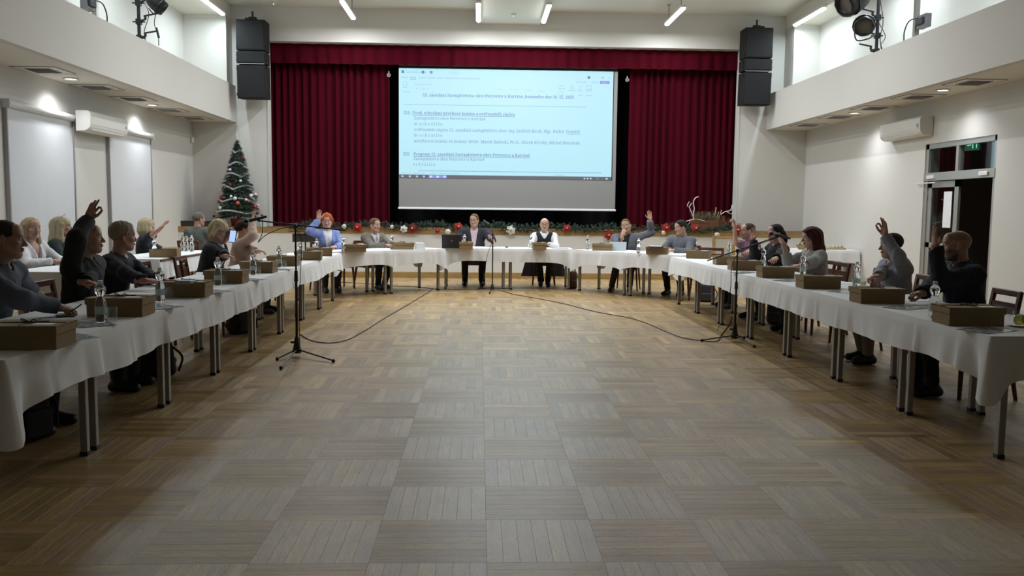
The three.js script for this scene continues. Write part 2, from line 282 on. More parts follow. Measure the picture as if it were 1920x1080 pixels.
// smoke detectors with a small indicator
for (const [x, y, z, l] of [[onY(963, 26, 5.5).x, 5.5, onY(963, 26, 5.5).z, 'small white smoke detector on the ceiling beam'], [onY(513, 4, CEIL).x, CEIL, onY(513, 4, CEIL).z, 'small white smoke detector on the flat ceiling near the loudspeaker']]) {
  const t = thing('smoke_detector', l, 'detector', [x, y, z]); part('body', lathe([[0, -.045], [.03, -.045], [.05, -.03], [.055, 0], [0, 0]], 18), M.acWhite, t);
  part('indicator_light', ball(.008, 0, -.047, .01), std({ color: lin(.1, .5, .4), emissive: lin(.3, 1, .8), emissiveIntensity: 4 }), t);
}
// ---- roller blinds and air conditioners
function blind(z0, z1, label, top) {
  const t = thing('roller_blind', label, 'blind', [XL, 0, (z0 + z1) / 2]); const L = Math.abs(z1 - z0), x = .045;
  const hd = new THREE.CylinderGeometry(.055, .055, L, 18); hd.rotateX(Math.PI / 2); hd.translate(.058, top, 0); part('roller', hd, M.blindRail, t);
  part('end_cap', rbx(.11, .12, .02, .056, top, L / 2 + .01), M.blindRail, t); part('end_cap', rbx(.11, .12, .02, .056, top, -L / 2 - .01), M.blindRail, t);
  const g = new THREE.PlaneGeometry(L - .06, top - .45, 40, 30), p = g.attributes.position; for (let i = 0; i < p.count; i++) p.setZ(i, .012 * (fbm(p.getX(i) * .31 + 3, p.getY(i) * .23 + 5, 16, 91, 3) - .45));
  g.computeVertexNormals(); g.rotateY(Math.PI / 2); g.translate(x, (top + .45) / 2, 0); part('fabric', g, M.blind, t);
  part('side_rail', box(0, .45, L / 2 - .022, .06, top, L / 2 + .004), M.rail, t); part('side_rail', box(0, .45, -L / 2 - .004, .06, top, -L / 2 + .022), M.rail, t);
  part('bottom_bar', rbx(.03, .05, L - .06, x, .45, 0), M.blindRail, t);
}
blind(-11.63, -13.5, 'wide white roller blind with crinkled fabric on the side wall', 2.79); blind(-14.74, -16.6, 'white roller blind on the side wall next to the stage', 2.77);
function aircon(x, y, z, turn, label) {
  const t = thing('air_conditioner', label, 'air conditioner', [x, y, z], turn); const L = 1.38;
  const sh = new THREE.Shape(); sh.moveTo(0, 0); sh.lineTo(0, .30); sh.lineTo(.17, .30); sh.quadraticCurveTo(.21, .29, .215, .24); sh.lineTo(.205, .08); sh.quadraticCurveTo(.19, .02, .12, .005); sh.lineTo(0, 0);
  const g = new THREE.ExtrudeGeometry(sh, { depth: L, bevelEnabled: true, bevelSize: .006, bevelThickness: .006, bevelSegments: 2, curveSegments: 6 }); g.rotateY(-Math.PI / 2); g.translate(L / 2, 0, 0); part('body', g, M.acWhite, t); part('mounting_plate', bx(.8, .2, x < 0 ? .13 : .008, 0, .16, x < 0 ? -.068 : -.006), M.blindRail, t);
  part('front_panel', rbx(L - .10, .17, .012, 0, .18, .214, .005), M.acWhite, t); const fl = rbx(L - .2, .07, .01, 0, .05, .185, .004); part('air_flap', fl, M.blindRail, t);
  part('top_grille', bx(L - .12, .006, .12, 0, .304, .09), M.rail, t); part('label_badge', bx(.05, .05, .003, L / 2 - .07, .16, .222), M.rail, t);
}
aircon(XL + .125, 2.60, -14.12, Math.PI / 2, 'white wall air conditioner between the two roller blinds'); aircon(XR - .012, 2.74, -14.38, -Math.PI / 2, 'cream wall air conditioner left of the glass door frame');
{ const t = thing('wall_sensor', 'small beige box sensor high in the corner by the stage', 'sensor', [XL + .03, 2.9, -19.0], .8); part('body', rbx(.06, .12, .06, 0, 0, 0), M.blindRail, t); part('lens', rbx(.04, .05, .01, 0, -.01, .03), M.acWhite, t); }

// ================================================================ STAGE
function drape(x0, x1, y0, y1, z, pitch, amp, seedN, gather = 0) {   // pleated cloth with thickness given by its folds
  const n = Math.round((x1 - x0) / (pitch / 9)), rows = 10, pos = [], idx = [], uv = [];
  for (let j = 0; j <= rows; j++) for (let i = 0; i <= n; i++) {
    const u = i / n, v = j / rows, x = x0 + (x1 - x0) * u, ph = x / pitch * 2 * Math.PI + 1.6 * vnoise(x * 2.2, seedN, 64, 5) * 2;
    const a = amp * (.55 + .9 * vnoise(x * 3.1, 7 + seedN, 64, 9)) * (1 - gather * (1 - v)), s = Math.sin(ph);
    pos.push(x + .012 * Math.cos(ph) * (1 - v) * rr(-.4, .4), y1 + (y0 - y1) * v, z + a * (s + .35 * Math.sin(2 * ph + 1)) + .01 * Math.sin(v * 3 + x)); uv.push(x, v);
  }
  for (let j = 0; j < rows; j++) for (let i = 0; i < n; i++) { const a = j * (n + 1) + i, b = a + n + 1; idx.push(a, b, a + 1, a + 1, b, b + 1); }
  const g = new THREE.BufferGeometry(); g.setAttribute('position', new THREE.BufferAttribute(new Float32Array(pos), 3)); g.setAttribute('uv', new THREE.BufferAttribute(new Float32Array(uv), 2)); g.setIndex(idx); g.computeVertexNormals(); return g;
}
const velvet2 = M.velvet; velvet2.side = THREE.DoubleSide;
single('stage_valance', drape(-4.72, 5.85, 4.63, 5.16, -19.33, .30, .032, 3, .55), velvet2, 'dark red pleated velvet valance across the top of the stage', 'valance');
single('stage_curtain', drape(-4.75, onZ(731, 300, -19.62).x, STAGE, 5.2, -19.62, .17, .045, 11), velvet2, 'dark red pleated velvet curtain on the Christmas tree side of the screen', 'curtain');
single('stage_curtain', drape(onZ(1177, 300, -19.62).x, 5.95, STAGE, 5.2, -19.62, .17, .045, 23), velvet2, 'dark red pleated velvet curtain behind the flower trough', 'curtain');
single('stage_backdrop', drape(-5.5, 6.6, STAGE, 6.0, -20.6, .5, .05, 31), plain(.007, .007, .009, .95, { side: THREE.DoubleSide }), 'black backdrop cloth behind the projection screen', 'backdrop');
{ // curtain rosette hooks at the inner edges
  for (const [px, py, l] of [[729, 141, 'left-hand'], [1176, 150, 'right-hand']]) { const p = onZ(px, py, -19.5); const t = thing('curtain_pulley', 'small pale pulley at the inner edge of the ' + (l === 'left-hand' ? 'curtain on the tree side' : 'curtain on the trough side'), 'pulley', p); part('wheel', rotg(new THREE.TorusGeometry(.035, .012, 6, 14)), M.steel, t); part('bracket', bx(.02, .1, .03, 0, .04, -.02), M.steel, t); }
}
// ---- projection screen
{
  const W = 2048, H = 1060, c = document.createElement('canvas'); c.width = W; c.height = H; const g = c.getContext('2d');
  g.fillStyle = '#b6f0ff'; g.fillRect(0, 0, W, H);
  const ink = '#4c74ba', soft = '#86abd8';
  const text = (s, x, y, w, size, bold, col = ink, under) => { g.font = (bold ? 'bold ' : '') + size + 'px serif'; g.fillStyle = col; g.textBaseline = 'alphabetic'; const m = g.measureText(s).width; g.save(); g.translate(x, y); g.scale(w / m, 1); g.fillText(s, 0, 0); g.restore(); if (under) { g.fillRect(x, y + 7, w, 4); } };
  const ui = (s, x, y, size, col = soft) => { g.font = size + 'px sans-serif'; g.fillStyle = col; g.fillText(s, x, y); };
  g.fillStyle = '#3d63b8'; g.fillRect(24, 22, 26, 26); ui('Automatické ukládání', 68, 44, 20, '#7fa6d8'); g.fillStyle = '#4a68a0'; g.beginPath(); g.arc(228, 36, 14, 0, 7); g.fill(); g.fillStyle = '#5f80c8'; g.fillRect(292, 24, 26, 24); ui('13. zasedání', 470, 46, 18, '#9cc8e8');
  ['Soubor', 'Domů', 'Vložení', 'Kreslení', 'Návrh', 'Rozložení', 'Reference', 'Korespondence'].forEach((s, i) => ui(s, [20, 104, 186, 270, 356, 434, 526, 622][i], 96, 21, i === 1 ? '#5f7fd0' : soft)); g.fillStyle = '#6f88d8'; g.fillRect(104, 103, 60, 4);
  g.strokeStyle = '#9fbfe4'; g.lineWidth = 4; g.beginPath(); g.arc(58, 145, 20, 0, 7); g.stroke(); ui('Vložit', 34, 188, 18); ui('Schránka', 28, 232, 18); ui('Times New Roman', 146, 160, 20, '#9cc4e0'); ui('B  I  U  ab  x  x', 160, 200, 20, '#8fb2dc'); ui('Písmo', 310, 236, 16, '#a8cfe6'); ui('Normální', 912, 196, 18, '#a6cfe6'); ui('Bez mezer', 1056, 196, 18, '#a6cfe6'); ui('Nadpis 1', 1200, 198, 18, '#a6cfe6'); ui('Název', 1332, 206, 20, '#9cc0e4');
  g.fillStyle = '#4a62a0'; g.beginPath(); g.arc(1812, 60, 14, 0, 7); g.fill(); ui('—', 1880, 66, 20); g.fillRect(1936, 54, 18, 14); ui('×', 1996, 68, 26, '#6d8fd0'); ui('Komentáře', 1690, 112, 20, '#8fa8e0'); ui('Úpravy', 1836, 112, 20, '#8fa8e0'); g.fillStyle = '#6a80e8'; g.fillRect(1920, 92, 92, 28); ui('Sdílet', 1938, 114, 20, '#c8d8ff');
  g.strokeStyle = '#93b4e2'; g.strokeRect(1796, 138, 38, 38); g.beginPath(); g.arc(1650, 156, 14, 0, 7); g.stroke(); g.beginPath(); g.moveTo(1716, 172); g.lineTo(1742, 142); g.stroke(); ui('Diktovat', 1620, 192, 17); ui('Editor', 1708, 192, 17); ui('Doplňky', 1784, 192, 17); ui('Hledat', 1524, 150, 16); ui('Nahradit', 1524, 178, 16); ui('Vybrat', 1524, 206, 16); ui('Úpravy', 1524, 236, 16); ui('Hlas', 1640, 240, 16); ui('Editor', 1712, 240, 16); ui('Doplňky', 1790, 240, 16);
  text('13. zasedání Zastupitelstva obce Petrovice u Karviné, konaného dne 16. 12. 2024', 226, 268, 1444, 40, true);
  g.fillStyle = '#86a8d4'; g.fillRect(40, 345, 1750, 4);
  text('221.', 42, 442, 72, 42, true); text('Úvod, schválení návrhové komise a ověřovatelů zápisu', 126, 442, 980, 42, true, ink, true);
  text('Zastupitelstvo obce Petrovice u Karviné', 142, 490, 684, 38, false); text('a)  s c h v á l i l o', 142, 545, 272, 38, false);
  text('ověřovatele zápisu 13. zasedání zastupitelstva obce: Ing. Jindřich Recík, Mgr. Radim Trunkát', 142, 602, 1594, 40, false); g.fillRect(1606, 610, 130, 3);
  text('b)  s c h v á l i l o', 142, 656, 272, 38, false); text('návrhovou komisi ve složení: RNDr. Marek Radecki, Ph.D., Marek Křevký, Michal Morcinek', 142, 712, 1594, 40, false);
  text('222.', 36, 840, 72, 42, true); text('Program 13. zasedání Zastupitelstva obce Petrovice u Karviné', 138, 840, 1118, 42, true, ink, true);
  text('Zastupitelstvo obce Petrovice u Karviné', 138, 884, 680, 38, false); text('s c h v á l i l o', 138, 938, 206, 38, false);
  g.fillStyle = '#86b0e0'; g.fillRect(180, 984, 1775, 7); ui('Stránka 1 z 5', 14, 1016, 17); ui('Počet slov: 918', 130, 1016, 17); ui('Čeština', 300, 1016, 17); ui('Přístupnost: vše v pořádku', 380, 1016, 17); ui('Soustředění', 1500, 1020, 17);
  g.fillStyle = '#23283a'; g.fillRect(0, 1026, W, 34); g.fillStyle = '#aebfe8'; [22, 92, 160, 226].forEach((x) => g.fillRect(x, 1034, 22, 18)); g.fillStyle = '#6f86f0'; g.fillRect(282, 1028, 176, 30); g.fillStyle = '#dfe8ff'; [294, 358, 424].forEach((x) => g.fillRect(x, 1034, 24, 18)); [1780, 1810, 1840].forEach((x) => g.fillRect(x, 1038, 16, 12)); ui('9:02', 1900, 1050, 16, '#aebfe8'); g.fillStyle = '#cfdcff'; g.fillRect(1994, 1036, 18, 16);
  const t = new THREE.CanvasTexture(c); t.colorSpace = THREE.SRGBColorSpace; t.anisotropy = 8;
  const z = -19.44, tl = onZ(748, 128, z), br = onZ(1146, 337, z), fl = onZ(748, 390, z), frr = onZ(1153, 392, z);
  const x0 = tl.x, x1 = br.x, y1 = onZ(950, 131, z).y, y0 = onZ(950, 336, z).y;
  const s = thing('projection_screen', 'large white projection screen showing a text document above the stage', 'screen', [(fl.x + frr.x) / 2, fl.y, z]);
  const cx = (fl.x + frr.x) / 2, w = frr.x - fl.x;
  part('screen_fabric', bx(w, 4.75 - fl.y, .006, 0, (4.75 - fl.y) / 2, -.004), plain(.27, .265, .255, .85), s);
  part('black_border', [bx(w, .05, .004, 0, y1 - fl.y + .028, .001), bx(.015, y1 - y0, .004, x1 - cx + .012, (y1 + y0) / 2 - fl.y, .001)], M.black, s);
  const pg = new THREE.PlaneGeometry(x1 - x0, y1 - y0); pg.translate((x0 + x1) / 2 - cx, (y0 + y1) / 2 - fl.y, .004);
  part('screen_image', pg, std({ color: lin(.12, .12, .12), roughness: .9, emissive: 0xffffff, emissiveMap: t, emissiveIntensity: .58 }), s);
  part('bottom_bar', rbx(w + .04, .045, .03, 0, .0, .004, .01), plain(.85, .86, .88, .4), s);
  const l = new THREE.RectAreaLight(lin(.72, .92, 1), L_SCREEN, x1 - x0, y1 - y0); l.position.set((x0 + x1) / 2 - cx, (y0 + y1) / 2 - fl.y, .03); l.rotation.y = Math.PI; s.add(l);
}
// ---- hanging loudspeaker columns
function speakerColumn(x, z, y0, y1, label, mirror) {
  const t = thing('loudspeaker_column', label, 'loudspeaker', [x, y0, z]); const W = .60, H = y1 - y0, D = .42;
  const cuts = [[0, .43], [.44, .60], [.605, 1]];
  cuts.forEach(([a, b], i) => {
    const h = (b - a) * H, g = rbx(W, h - .012, D, 0, a * H + h / 2, 0, .01); if (i === 0) { g.translate(0, -H * .43, 0); g.rotateX(.05); g.translate(0, H * .43, 0); }
    const cab = part('cabinet', g, M.speaker, t); const f = rbx(W - .04, h - .05, .012, 0, a * H + h / 2, D / 2 + .004, .005); if (i === 0) { f.translate(0, -H * .43, 0); f.rotateX(.05); f.translate(0, H * .43, 0); } part('grille', f, M.speaker, cab);
    for (const k of [-1, 1]) part('bracket', [bx(.012, .06, .05, k * (W / 2 + .006), a * H + .08, D / 2 - .06), bx(.012, .06, .05, k * (W / 2 + .006), b * H - .08, D / 2 - .06)], M.blackMetal, cab);
  });
  part('trim_strip', bx(W - .02, .012, .01, 0, .435 * H, D / 2 + .012), M.steel, t);
  part('flying_frame', [bx(W * .4, .03, D * .8, 0, H + .02, 0), bar(V(0, H + .02, 0), V(0, H + .20, 0), .02), bx(.16, .05, .05, 0, H + .06, 0)], M.blackMetal, t);
  part('safety_cable', tube([V(mirror * .30, H - .2, -.1), V(mirror * .36, H * .82, -.16), V(mirror * .42, H * .95, -.3), V(mirror * .44, H + .1, -.38)], .006, 20), M.cable, t);
}
speakerColumn(-4.85, -18.72, 3.755, 5.39, 'black loudspeaker column hanging above the Christmas tree', -1); speakerColumn(5.985, -18.72, 3.78, 5.42, 'black loudspeaker column hanging on the flower trough side', 1);
// ---- Christmas tree on the stage
const needleMat = plain(.045, .08, .055, .8, { side: THREE.DoubleSide });
function sprays(list, needle, count, r, len) {   // needles around twigs: list of [a, b]
  const pos = [];
  for (const [a, b] of list) { const d = b.clone().sub(a), L = d.length(); d.normalize(); const u = Math.abs(d.y) > .9 ? V(1, 0, 0) : V(0, 1, 0), e1 = d.clone().cross(u).normalize(), e2 = d.clone().cross(e1); const n = Math.max(4, count * L | 0);
    for (let i = 0; i < n; i++) { const t = i / n, an = rnd() * 6.283, o = e1.clone().multiplyScalar(Math.cos(an)).addScaledVector(e2, Math.sin(an)), p = a.clone().addScaledVector(d, L * t), q = p.clone().addScaledVector(o, len * rr(.6, 1) * (1 - .35 * t)).addScaledVector(d, len * rr(.5, .9)); const w = d.clone().cross(o).multiplyScalar(r);
      for (const v of [p.clone().add(w), p.clone().sub(w), q]) pos.push(v.x, v.y, v.z); } }
  const g = new THREE.BufferGeometry(); g.setAttribute('position', new THREE.BufferAttribute(new Float32Array(pos), 3)); g.computeVertexNormals(); return g;
}
{
  const P = onZ(447, 414, -18.58), t = thing('christmas_tree', 'decorated Christmas tree with silver tinsel standing on the stage', 'tree', [P.x, STAGE, -18.58]);
  const top = 1.80, low = .22, R = .46; const rad = (y) => R * Math.pow(1 - (y - low) / (top - low), .9) + .03;
  part('trunk', bar(V(0, .1, 0), V(0, top, 0), .03, .008), M.darkWood, t);
  const tw = [];
  for (let k = 0; k < 250; k++) { const y = low + (top - low) * (k / 250), a = k * 2.39996, r = rad(y) * rr(.82, 1.08), e = V(Math.cos(a) * r, y - .10 * r + rr(-.03, .03), Math.sin(a) * r), s = V(0, y + .05, 0); tw.push([s.clone().lerp(e, .25), e]);
    for (const q of [-1, 1]) { const m = s.clone().lerp(e, rr(.45, .7)), d = e.clone().sub(s).multiplyScalar(.38).applyAxisAngle(V(0, 1, 0), q * .7); tw.push([m, m.clone().add(d)]); } }
  tw.push([V(0, top - .12, 0), V(0, top + .04, 0)]);
  part('foliage', sprays(tw, 0, 300, .0042, .060), needleMat, t);
  const silver = std({ color: lin(.66, .68, .72), roughness: .3, metalness: .25, side: THREE.DoubleSide });
  [[.30, .10], [.55, .12], [.82, .12], [1.08, .11], [1.32, .1], [1.58, .06]].forEach(([y, dip], i) => { const list = []; const n = 30; let prev = null; for (let k = 0; k <= n; k++) { const a = -.6 + k / n * 4.4, yy = y + dip * .7 * Math.abs(Math.cos(a * 1.7 + i)) - dip * .3, r = rad(yy) * .97, p = V(Math.cos(a) * r, yy, Math.sin(a) * r); if (prev) list.push([prev, p]); prev = p; } part('tinsel', sprays(list, 0, 1500, .005, .040), silver, t, 'silver tinsel'); });
  const red = plain(.35, .012, .012, .25), white = plain(.72, .72, .72, .25), orange = plain(.55, .10, .03, .3);
  for (let k = 0; k < 34; k++) { const y = rr(low + .02, top - .25), a = k * 2.39996 + .4, r = rad(y) + .015, s = k % 3 ? .030 : .040; const m = part('bauble', ball(s, 0, 0, 0), [red, white, red, orange, white][k % 5], t); m.position.set(Math.cos(a) * r, y - .03, Math.sin(a) * r); }
  part('treetop_spire', lathe([[0, .20], [.008, .14], [.004, .12], [.018, .09], [.004, .06], [.022, .03], [.006, 0], [.01, -.04], [0, -.04]], 12).translate(0, top + .05, 0), silver, t);
  part('pot', lathe([[0, 0], [.14, 0], [.16, .16], [.17, .17], [.14, .17], [.13, .12], [0, .12]], 20), plain(.28, .02, .02, .6), t, 'red wrapped pot');
  for (const [x, z, c] of [[.34, .2, [.5, .48, .44]], [.46, .25, [.35, .34, .36]], [.58, .22, [.55, .55, .56]]]) { const b = thing('wrapped_present', ['cream present with ribbon beside the Christmas tree', 'grey present in the row beside the Christmas tree', 'silver present at the curtain end beside the Christmas tree'][Math.round((x - .34) / .12)], 'present', [P.x + x, STAGE, -18.58 + z], rr(-.3, .3)); part('box', rbx(.10, .12, .10, 0, .06, 0, .004), plain(...c, .5), b); part('ribbon', [bx(.104, .124, .016, 0, .061, 0), bx(.016, .124, .104, 0, .061, 0)], silver, b); }
}
// ---- fir garland with poinsettias on the stage edge
function poinsettia(color, s) { const g = []; for (let ring = 0; ring < 2; ring++) for (let k = 0; k < 6; k++) { const sh = new THREE.Shape(); sh.moveTo(0, 0); sh.quadraticCurveTo(.062, .045, 0, .085); sh.quadraticCurveTo(-.062, .045, 0, 0); const l = new THREE.ShapeGeometry(sh, 3); l.rotateX(-.35 - ring * .45); l.scale(1 - ring * .3, 1 - ring * .3, 1); l.rotateZ(k * Math.PI / 3 + ring * .5); l.translate(0, 0, ring * .012); l.scale(s, s, s); g.push(l); } return join(g); }
const redPetal = plain(.30, .008, .012, .8, { side: THREE.DoubleSide }), whitePetal = plain(.72, .72, .70, .6, { side: THREE.DoubleSide }), yellow = plain(.6, .42, .05);
{
  const x0 = onZ(545, 430, -18.05).x, x1 = onZ(1392, 436, -18.05).x, t = thing('fir_garland', 'green fir garland with red and white flowers along the stage edge', 'garland', [(x0 + x1) / 2, STAGE, -18.12]), c = (x0 + x1) / 2, tw = [];
  let prev = null; for (let x = x0; x < x1; x += .05) { const p = V(x - c, .03 + .03 * Math.sin(x * 5) + rr(-.015, .015), .05 + .03 * Math.sin(x * 3.1) + rr(-.02, .02)); if (prev) tw.push([prev, p]); for (let k = 0; k < 5; k++) tw.push([p, p.clone().add(V(rr(-.09, .09), rr(-.07, .12), rr(-.02, .10)))]); prev = p; }
  part('foliage', sprays(tw, 0, 240, .0045, .05), plain(.05, .085, .055, .8, { side: THREE.DoubleSide }), t);
  const put = (px, py, mat, s, n) => { const p = onZ(px, py, -17.97); const m = part(n, poinsettia(0, s), mat, t); m.position.set(p.x - c, p.y - STAGE, .15); m.rotation.set(-.1, rr(-.2, .2), rr(0, 1)); part('flower_centre', ball(.014 * s, 0, 0, .02 * s), yellow, m); };
  for (const [x, y, s] of [[580, 427, 1], [670, 426, 1.35], [773, 428, 1.5], [860, 425, 1.3], [1063, 428, 1.2], [1142, 441, 1.4], [1250, 427, 1.4], [1305, 428, 1.3], [1384, 431, 1.5], [820, 432, .8], [705, 430, .8]]) put(x, y, redPetal, s, 'red_poinsettia');
  for (const [x, y, s] of [[757, 429, 1.1], [958, 431, 1.4], [840, 434, .8], [735, 425, .6], [1345, 440, .8], [1245, 436, .7], [645, 424, .7]]) put(x, y, whitePetal, s, 'white_bow');
  for (let k = 0; k < 26; k++) { const m = part('fir_cone', ball(.018, 0, 0, 0, 1, 1.4, 1, 8), plain(.16, .08, .04), t); m.position.set(rr(x0, x1) - c, rr(-.02, .06), rr(.06, .12)); }
}
// ---- flower trough with white painted branches
{
  const A = onZ(1299, 430, -18.35), B = onZ(1347, 430, -18.35), t = thing('flower_trough', 'terracotta wooden trough with dried grasses on the stage', 'planter', [(A.x + B.x) / 2, STAGE, -18.42]), w = B.x - A.x, wood = plain(.22, .075, .032, .7, { map: T_darkwood });
  for (let k = 0; k < 3; k++) part('board', rbx(w, .075, .02, 0, .04 + k * .078, .12, .004), wood, t); part('back_board', rbx(w, .235, .02, 0, .118, -.12, .004), wood, t); for (const s of [-1, 1]) part('side_board', rbx(.02, .235, .22, s * (w / 2 - .01), .118, 0, .004), wood, t); part('soil', bx(w - .04, .02, .21, 0, .20, 0), plain(.03, .02, .015), t);
  const tw = [], gold = []; for (let k = 0; k < 150; k++) { const a = V(rr(-w / 2, w / 2), .2, rr(-.1, .1)), b = a.clone().add(V(rr(-.12, .12), rr(.08, .24), rr(-.06, .12))); (k % 3 ? tw : gold).push([a, b]); }
  for (let k = 0; k < 70; k++) { const a = V(w / 2 + rr(-.05, .25), rr(-.0, .25), rr(-.1, .1)); gold.push([a, a.clone().add(V(rr(-.06, .12), rr(.0, .14), rr(0, .08)))]); }
  part('green_grass', sprays(tw, 0, 90, .003, .05), plain(.09, .10, .045, .8, { side: THREE.DoubleSide }), t); part('dry_grass', sprays(gold, 0, 90, .003, .05), plain(.25, .16, .07, .8, { side: THREE.DoubleSide }), t);
  for (let k = 0; k < 5; k++) { const x = [-.22, .12, .18, .22, .27][k], h = [.36, .32, .44, .34, .38][k]; part('pampas_stalk', bar(V(x, .2, 0), V(x + [-.05, -.05, .05, .07, .08][k], h + .08, .03), .006, .012, 6), plain(.45, .36, .22), t); }
  const wh = plain(.66, .64, .66, .6); const br = (pts, r) => { const c = tube(pts.map(([px, py]) => { const p = onZ(px, py, -18.3); return V(p.x - (A.x + B.x) / 2, p.y - STAGE, rr(.10, .16)); }), r, 24, 6); return c; };
  const w1 = thing('white_branch', 'white painted driftwood branches sticking up at the end of the flower trough', 'branch', [(A.x + B.x) / 2, STAGE, -18.42]);
  part('stem', br([[1301, 413], [1300, 402], [1302, 392], [1300, 380], [1304, 371], [1310, 369]], .011), wh, w1); part('twig', br([[1299, 405], [1295, 395], [1293, 388], [1297, 381]], .009), wh, w1); part('twig', br([[1293, 389], [1288, 386], [1292, 378]], .007), wh, w1); part('twig', br([[1301, 411], [1293, 413], [1286, 415]], .010), wh, w1); part('twig', br([[1303, 411], [1312, 412], [1321, 415]], .008), wh, w1); part('twig', br([[1294, 411], [1292, 418], [1290, 421]], .006), wh, w1);
  const w2 = thing('white_branch', 'white forked driftwood branch leaning out of the trough towards the wall', 'branch', [(A.x + B.x) / 2, STAGE, -18.42]); part('stem', br([[1352, 402], [1360, 397], [1368, 395], [1371, 390], [1373, 385]], .010), wh, w2); part('twig', br([[1362, 397], [1370, 401], [1376, 398]], .007), wh, w2); part('twig', br([[1369, 395], [1374, 391], [1376, 386]], .006), wh, w2); part('twig', br([[1284, 426], [1278, 424], [1275, 428]], .005), wh, w1);
}
// ---- wooden lectern board leaning at the stage, and boxes on its front
{ const A = onZ(1350, 443, -17.6), B = onZ(1372, 480, -17.6), t = thing('framed_board', 'light wooden framed board leaning against the stage front', 'board', [(A.x + B.x) / 2, 0, -17.72]); const w = .42, h = A.y; part('frame', [bx(.06, h, .03, -w / 2, h / 2, 0), bx(.06, h, .03, w / 2, h / 2, 0), bx(w, .05, .03, 0, h - .025, 0), bx(w, .05, .03, 0, .12, 0)], M.oakTrim, t); part('panel', bx(w - .04, h - .16, .012, 0, h / 2 + .03, 0), plain(.5, .46, .38), t); t.rotation.x = -.06; }
{ // dark music desk board at the left of the stage
  const p = onZ(572, 446, -17.3), t = thing('notice_panel', 'dark flat panel standing before the stage behind the red-haired woman', 'panel', [p.x, 0, -17.3]); part('panel', rbx(.50, .17, .03, 0, p.y, 0, .004), plain(.035, .032, .03, .5), t); part('top_ledge', bx(.62, .012, .12, 0, p.y + .13, .02), plain(.03, .028, .026, .5), t); part('post', bar(V(0, 0, -.03), V(0, p.y + .12, -.03), .015), M.blackMetal, t); part('foot', bx(.4, .02, .3, 0, .01, -.03), M.blackMetal, t); }
{ // dark rail box on the stage deck at the left wall
  const a = onZ(337, 417, -18.3), b = onZ(398, 417, -18.3), t = thing('stage_box', 'long low dark box lying on the stage near the side wall', 'box', [(a.x + b.x) / 2, STAGE, -18.4]); part('body', rbx(b.x - a.x, .10, .3, 0, .05, 0, .006), plain(.035, .03, .03, .6), t); part('lid', rbx(b.x - a.x + .02, .02, .32, 0, .105, 0, .004), plain(.05, .045, .045, .6), t); }
// ---- theatre lamps in the galleries
function spotLamp(t, P, dir, r, L) {
  const q = new THREE.Quaternion().setFromUnitVectors(V(0, 1, 0), dir.clone().normalize());
  const body = lathe([[0, -L * .5], [r * .62, -L * .5], [r * .9, -L * .25], [r, 0], [r, L * .4], [r * .92, L * .5], [r * .8, L * .48], [r * .75, L * .3], [0, L * .28]], 10); body.applyQuaternion(q); body.translate(P.x, P.y, P.z);
  const b = part('lamp_housing', body, M.blackMetal, t); const ring = new THREE.TorusGeometry(r * 1.02, .012, 6, 16); ring.rotateX(Math.PI / 2); ring.translate(0, L * .2, 0); ring.applyQuaternion(q); ring.translate(P.x, P.y, P.z); part('cooling_ring', ring, M.blackMetal, b);
  const lens = new THREE.CylinderGeometry(r * .74, r * .74, .008, 20); lens.translate(0, L * .33, 0); lens.applyQuaternion(q); lens.translate(P.x, P.y, P.z); part('lens', lens, plain(.10, .09, .07, .1), b);
  return b;
}
function rack(x, z, inward, label) {
  const t = thing('spotlight_rack', label, 'spotlight rack', [x, FASC - .5, z]); const s = inward, h = 1.9;
  part('pole', bar(V(0, 0, 0), V(0, h, 0), .028, .028, 12), M.blackMetal, t); part('foot_plate', bx(.3, .02, .3, 0, .01, 0), M.blackMetal, t);
  for (const [y, l, dz] of [[.62, .34, .1], [.88, .42, .22], [1.18, .40, .2]]) { part('clamp_arm', [bar(V(0, y, 0), V(s * l * .35, y + .02, dz * .5), .016), bar(V(s * l * .35, y + .02, dz * .5), V(s * l * .35, y + .07, dz * .5), .02), bar(V(s * l * .3, y + .07, dz * .5), V(s * l, y + .10, dz), .014), bx(.08, .09, .08, 0, y, 0), bar(V(-.1, y, 0), V(.1, y, 0), .012)], M.blackMetal, t); }
  return t;
}
{
  const a = rack(-5.60, -14.5, 1, 'black stage lamp on a pole in the gallery above the roller blinds'); spotLamp(a, V(.38, 1.12, .25), V(.75, -.6, -.25), .12, .30); spotLamp(a, V(.30, 1.42, .18), V(.7, -.5, -.4), .13, .32); part('power_cable', [tube([V(.36, .98, .22), V(.34, .8, .25), V(.40, .62, .26), V(.42, .45, .3)], .007, 20), tube([V(.02, 1.3, 0), V(.2, 1.0, .1), V(.1, .7, .05), V(.16, .45, .1)], .006, 20), bar(V(.37, .74, .25), V(.41, .58, .26), .018)], M.cable, a); part('yoke', [tube([V(.24, 1.05, .2), V(.36, .95, .28), V(.5, 1.02, .30)], .01, 10)], M.blackMetal, a);
  const b = rack(6.70, -14.5, -1, 'two large black stage lamps on a pole in the gallery above the glass door'); spotLamp(b, V(-.32, 1.02, .2), V(-.35, -.45, .75), .17, .30); spotLamp(b, V(-.50, 1.42, .2), V(-.8, -.45, .2), .22, .5); part('yoke', [tube([V(-.52, .98, .28), V(-.48, .74, .3), V(-.3, .76, .32), V(-.12, .86, .2)], .011, 16)], M.blackMetal, b); part('power_cable', [tube([V(.02, 1.5, 0), V(.08, 1.1, .03), V(.03, .8, .06), V(.13, .5, .05)], .007, 24), tube([V(.02, 1.1, 0), V(.12, .85, .05), V(.05, .7, .05), V(.17, .48, .08)], .006, 24)], M.cable, b);
}
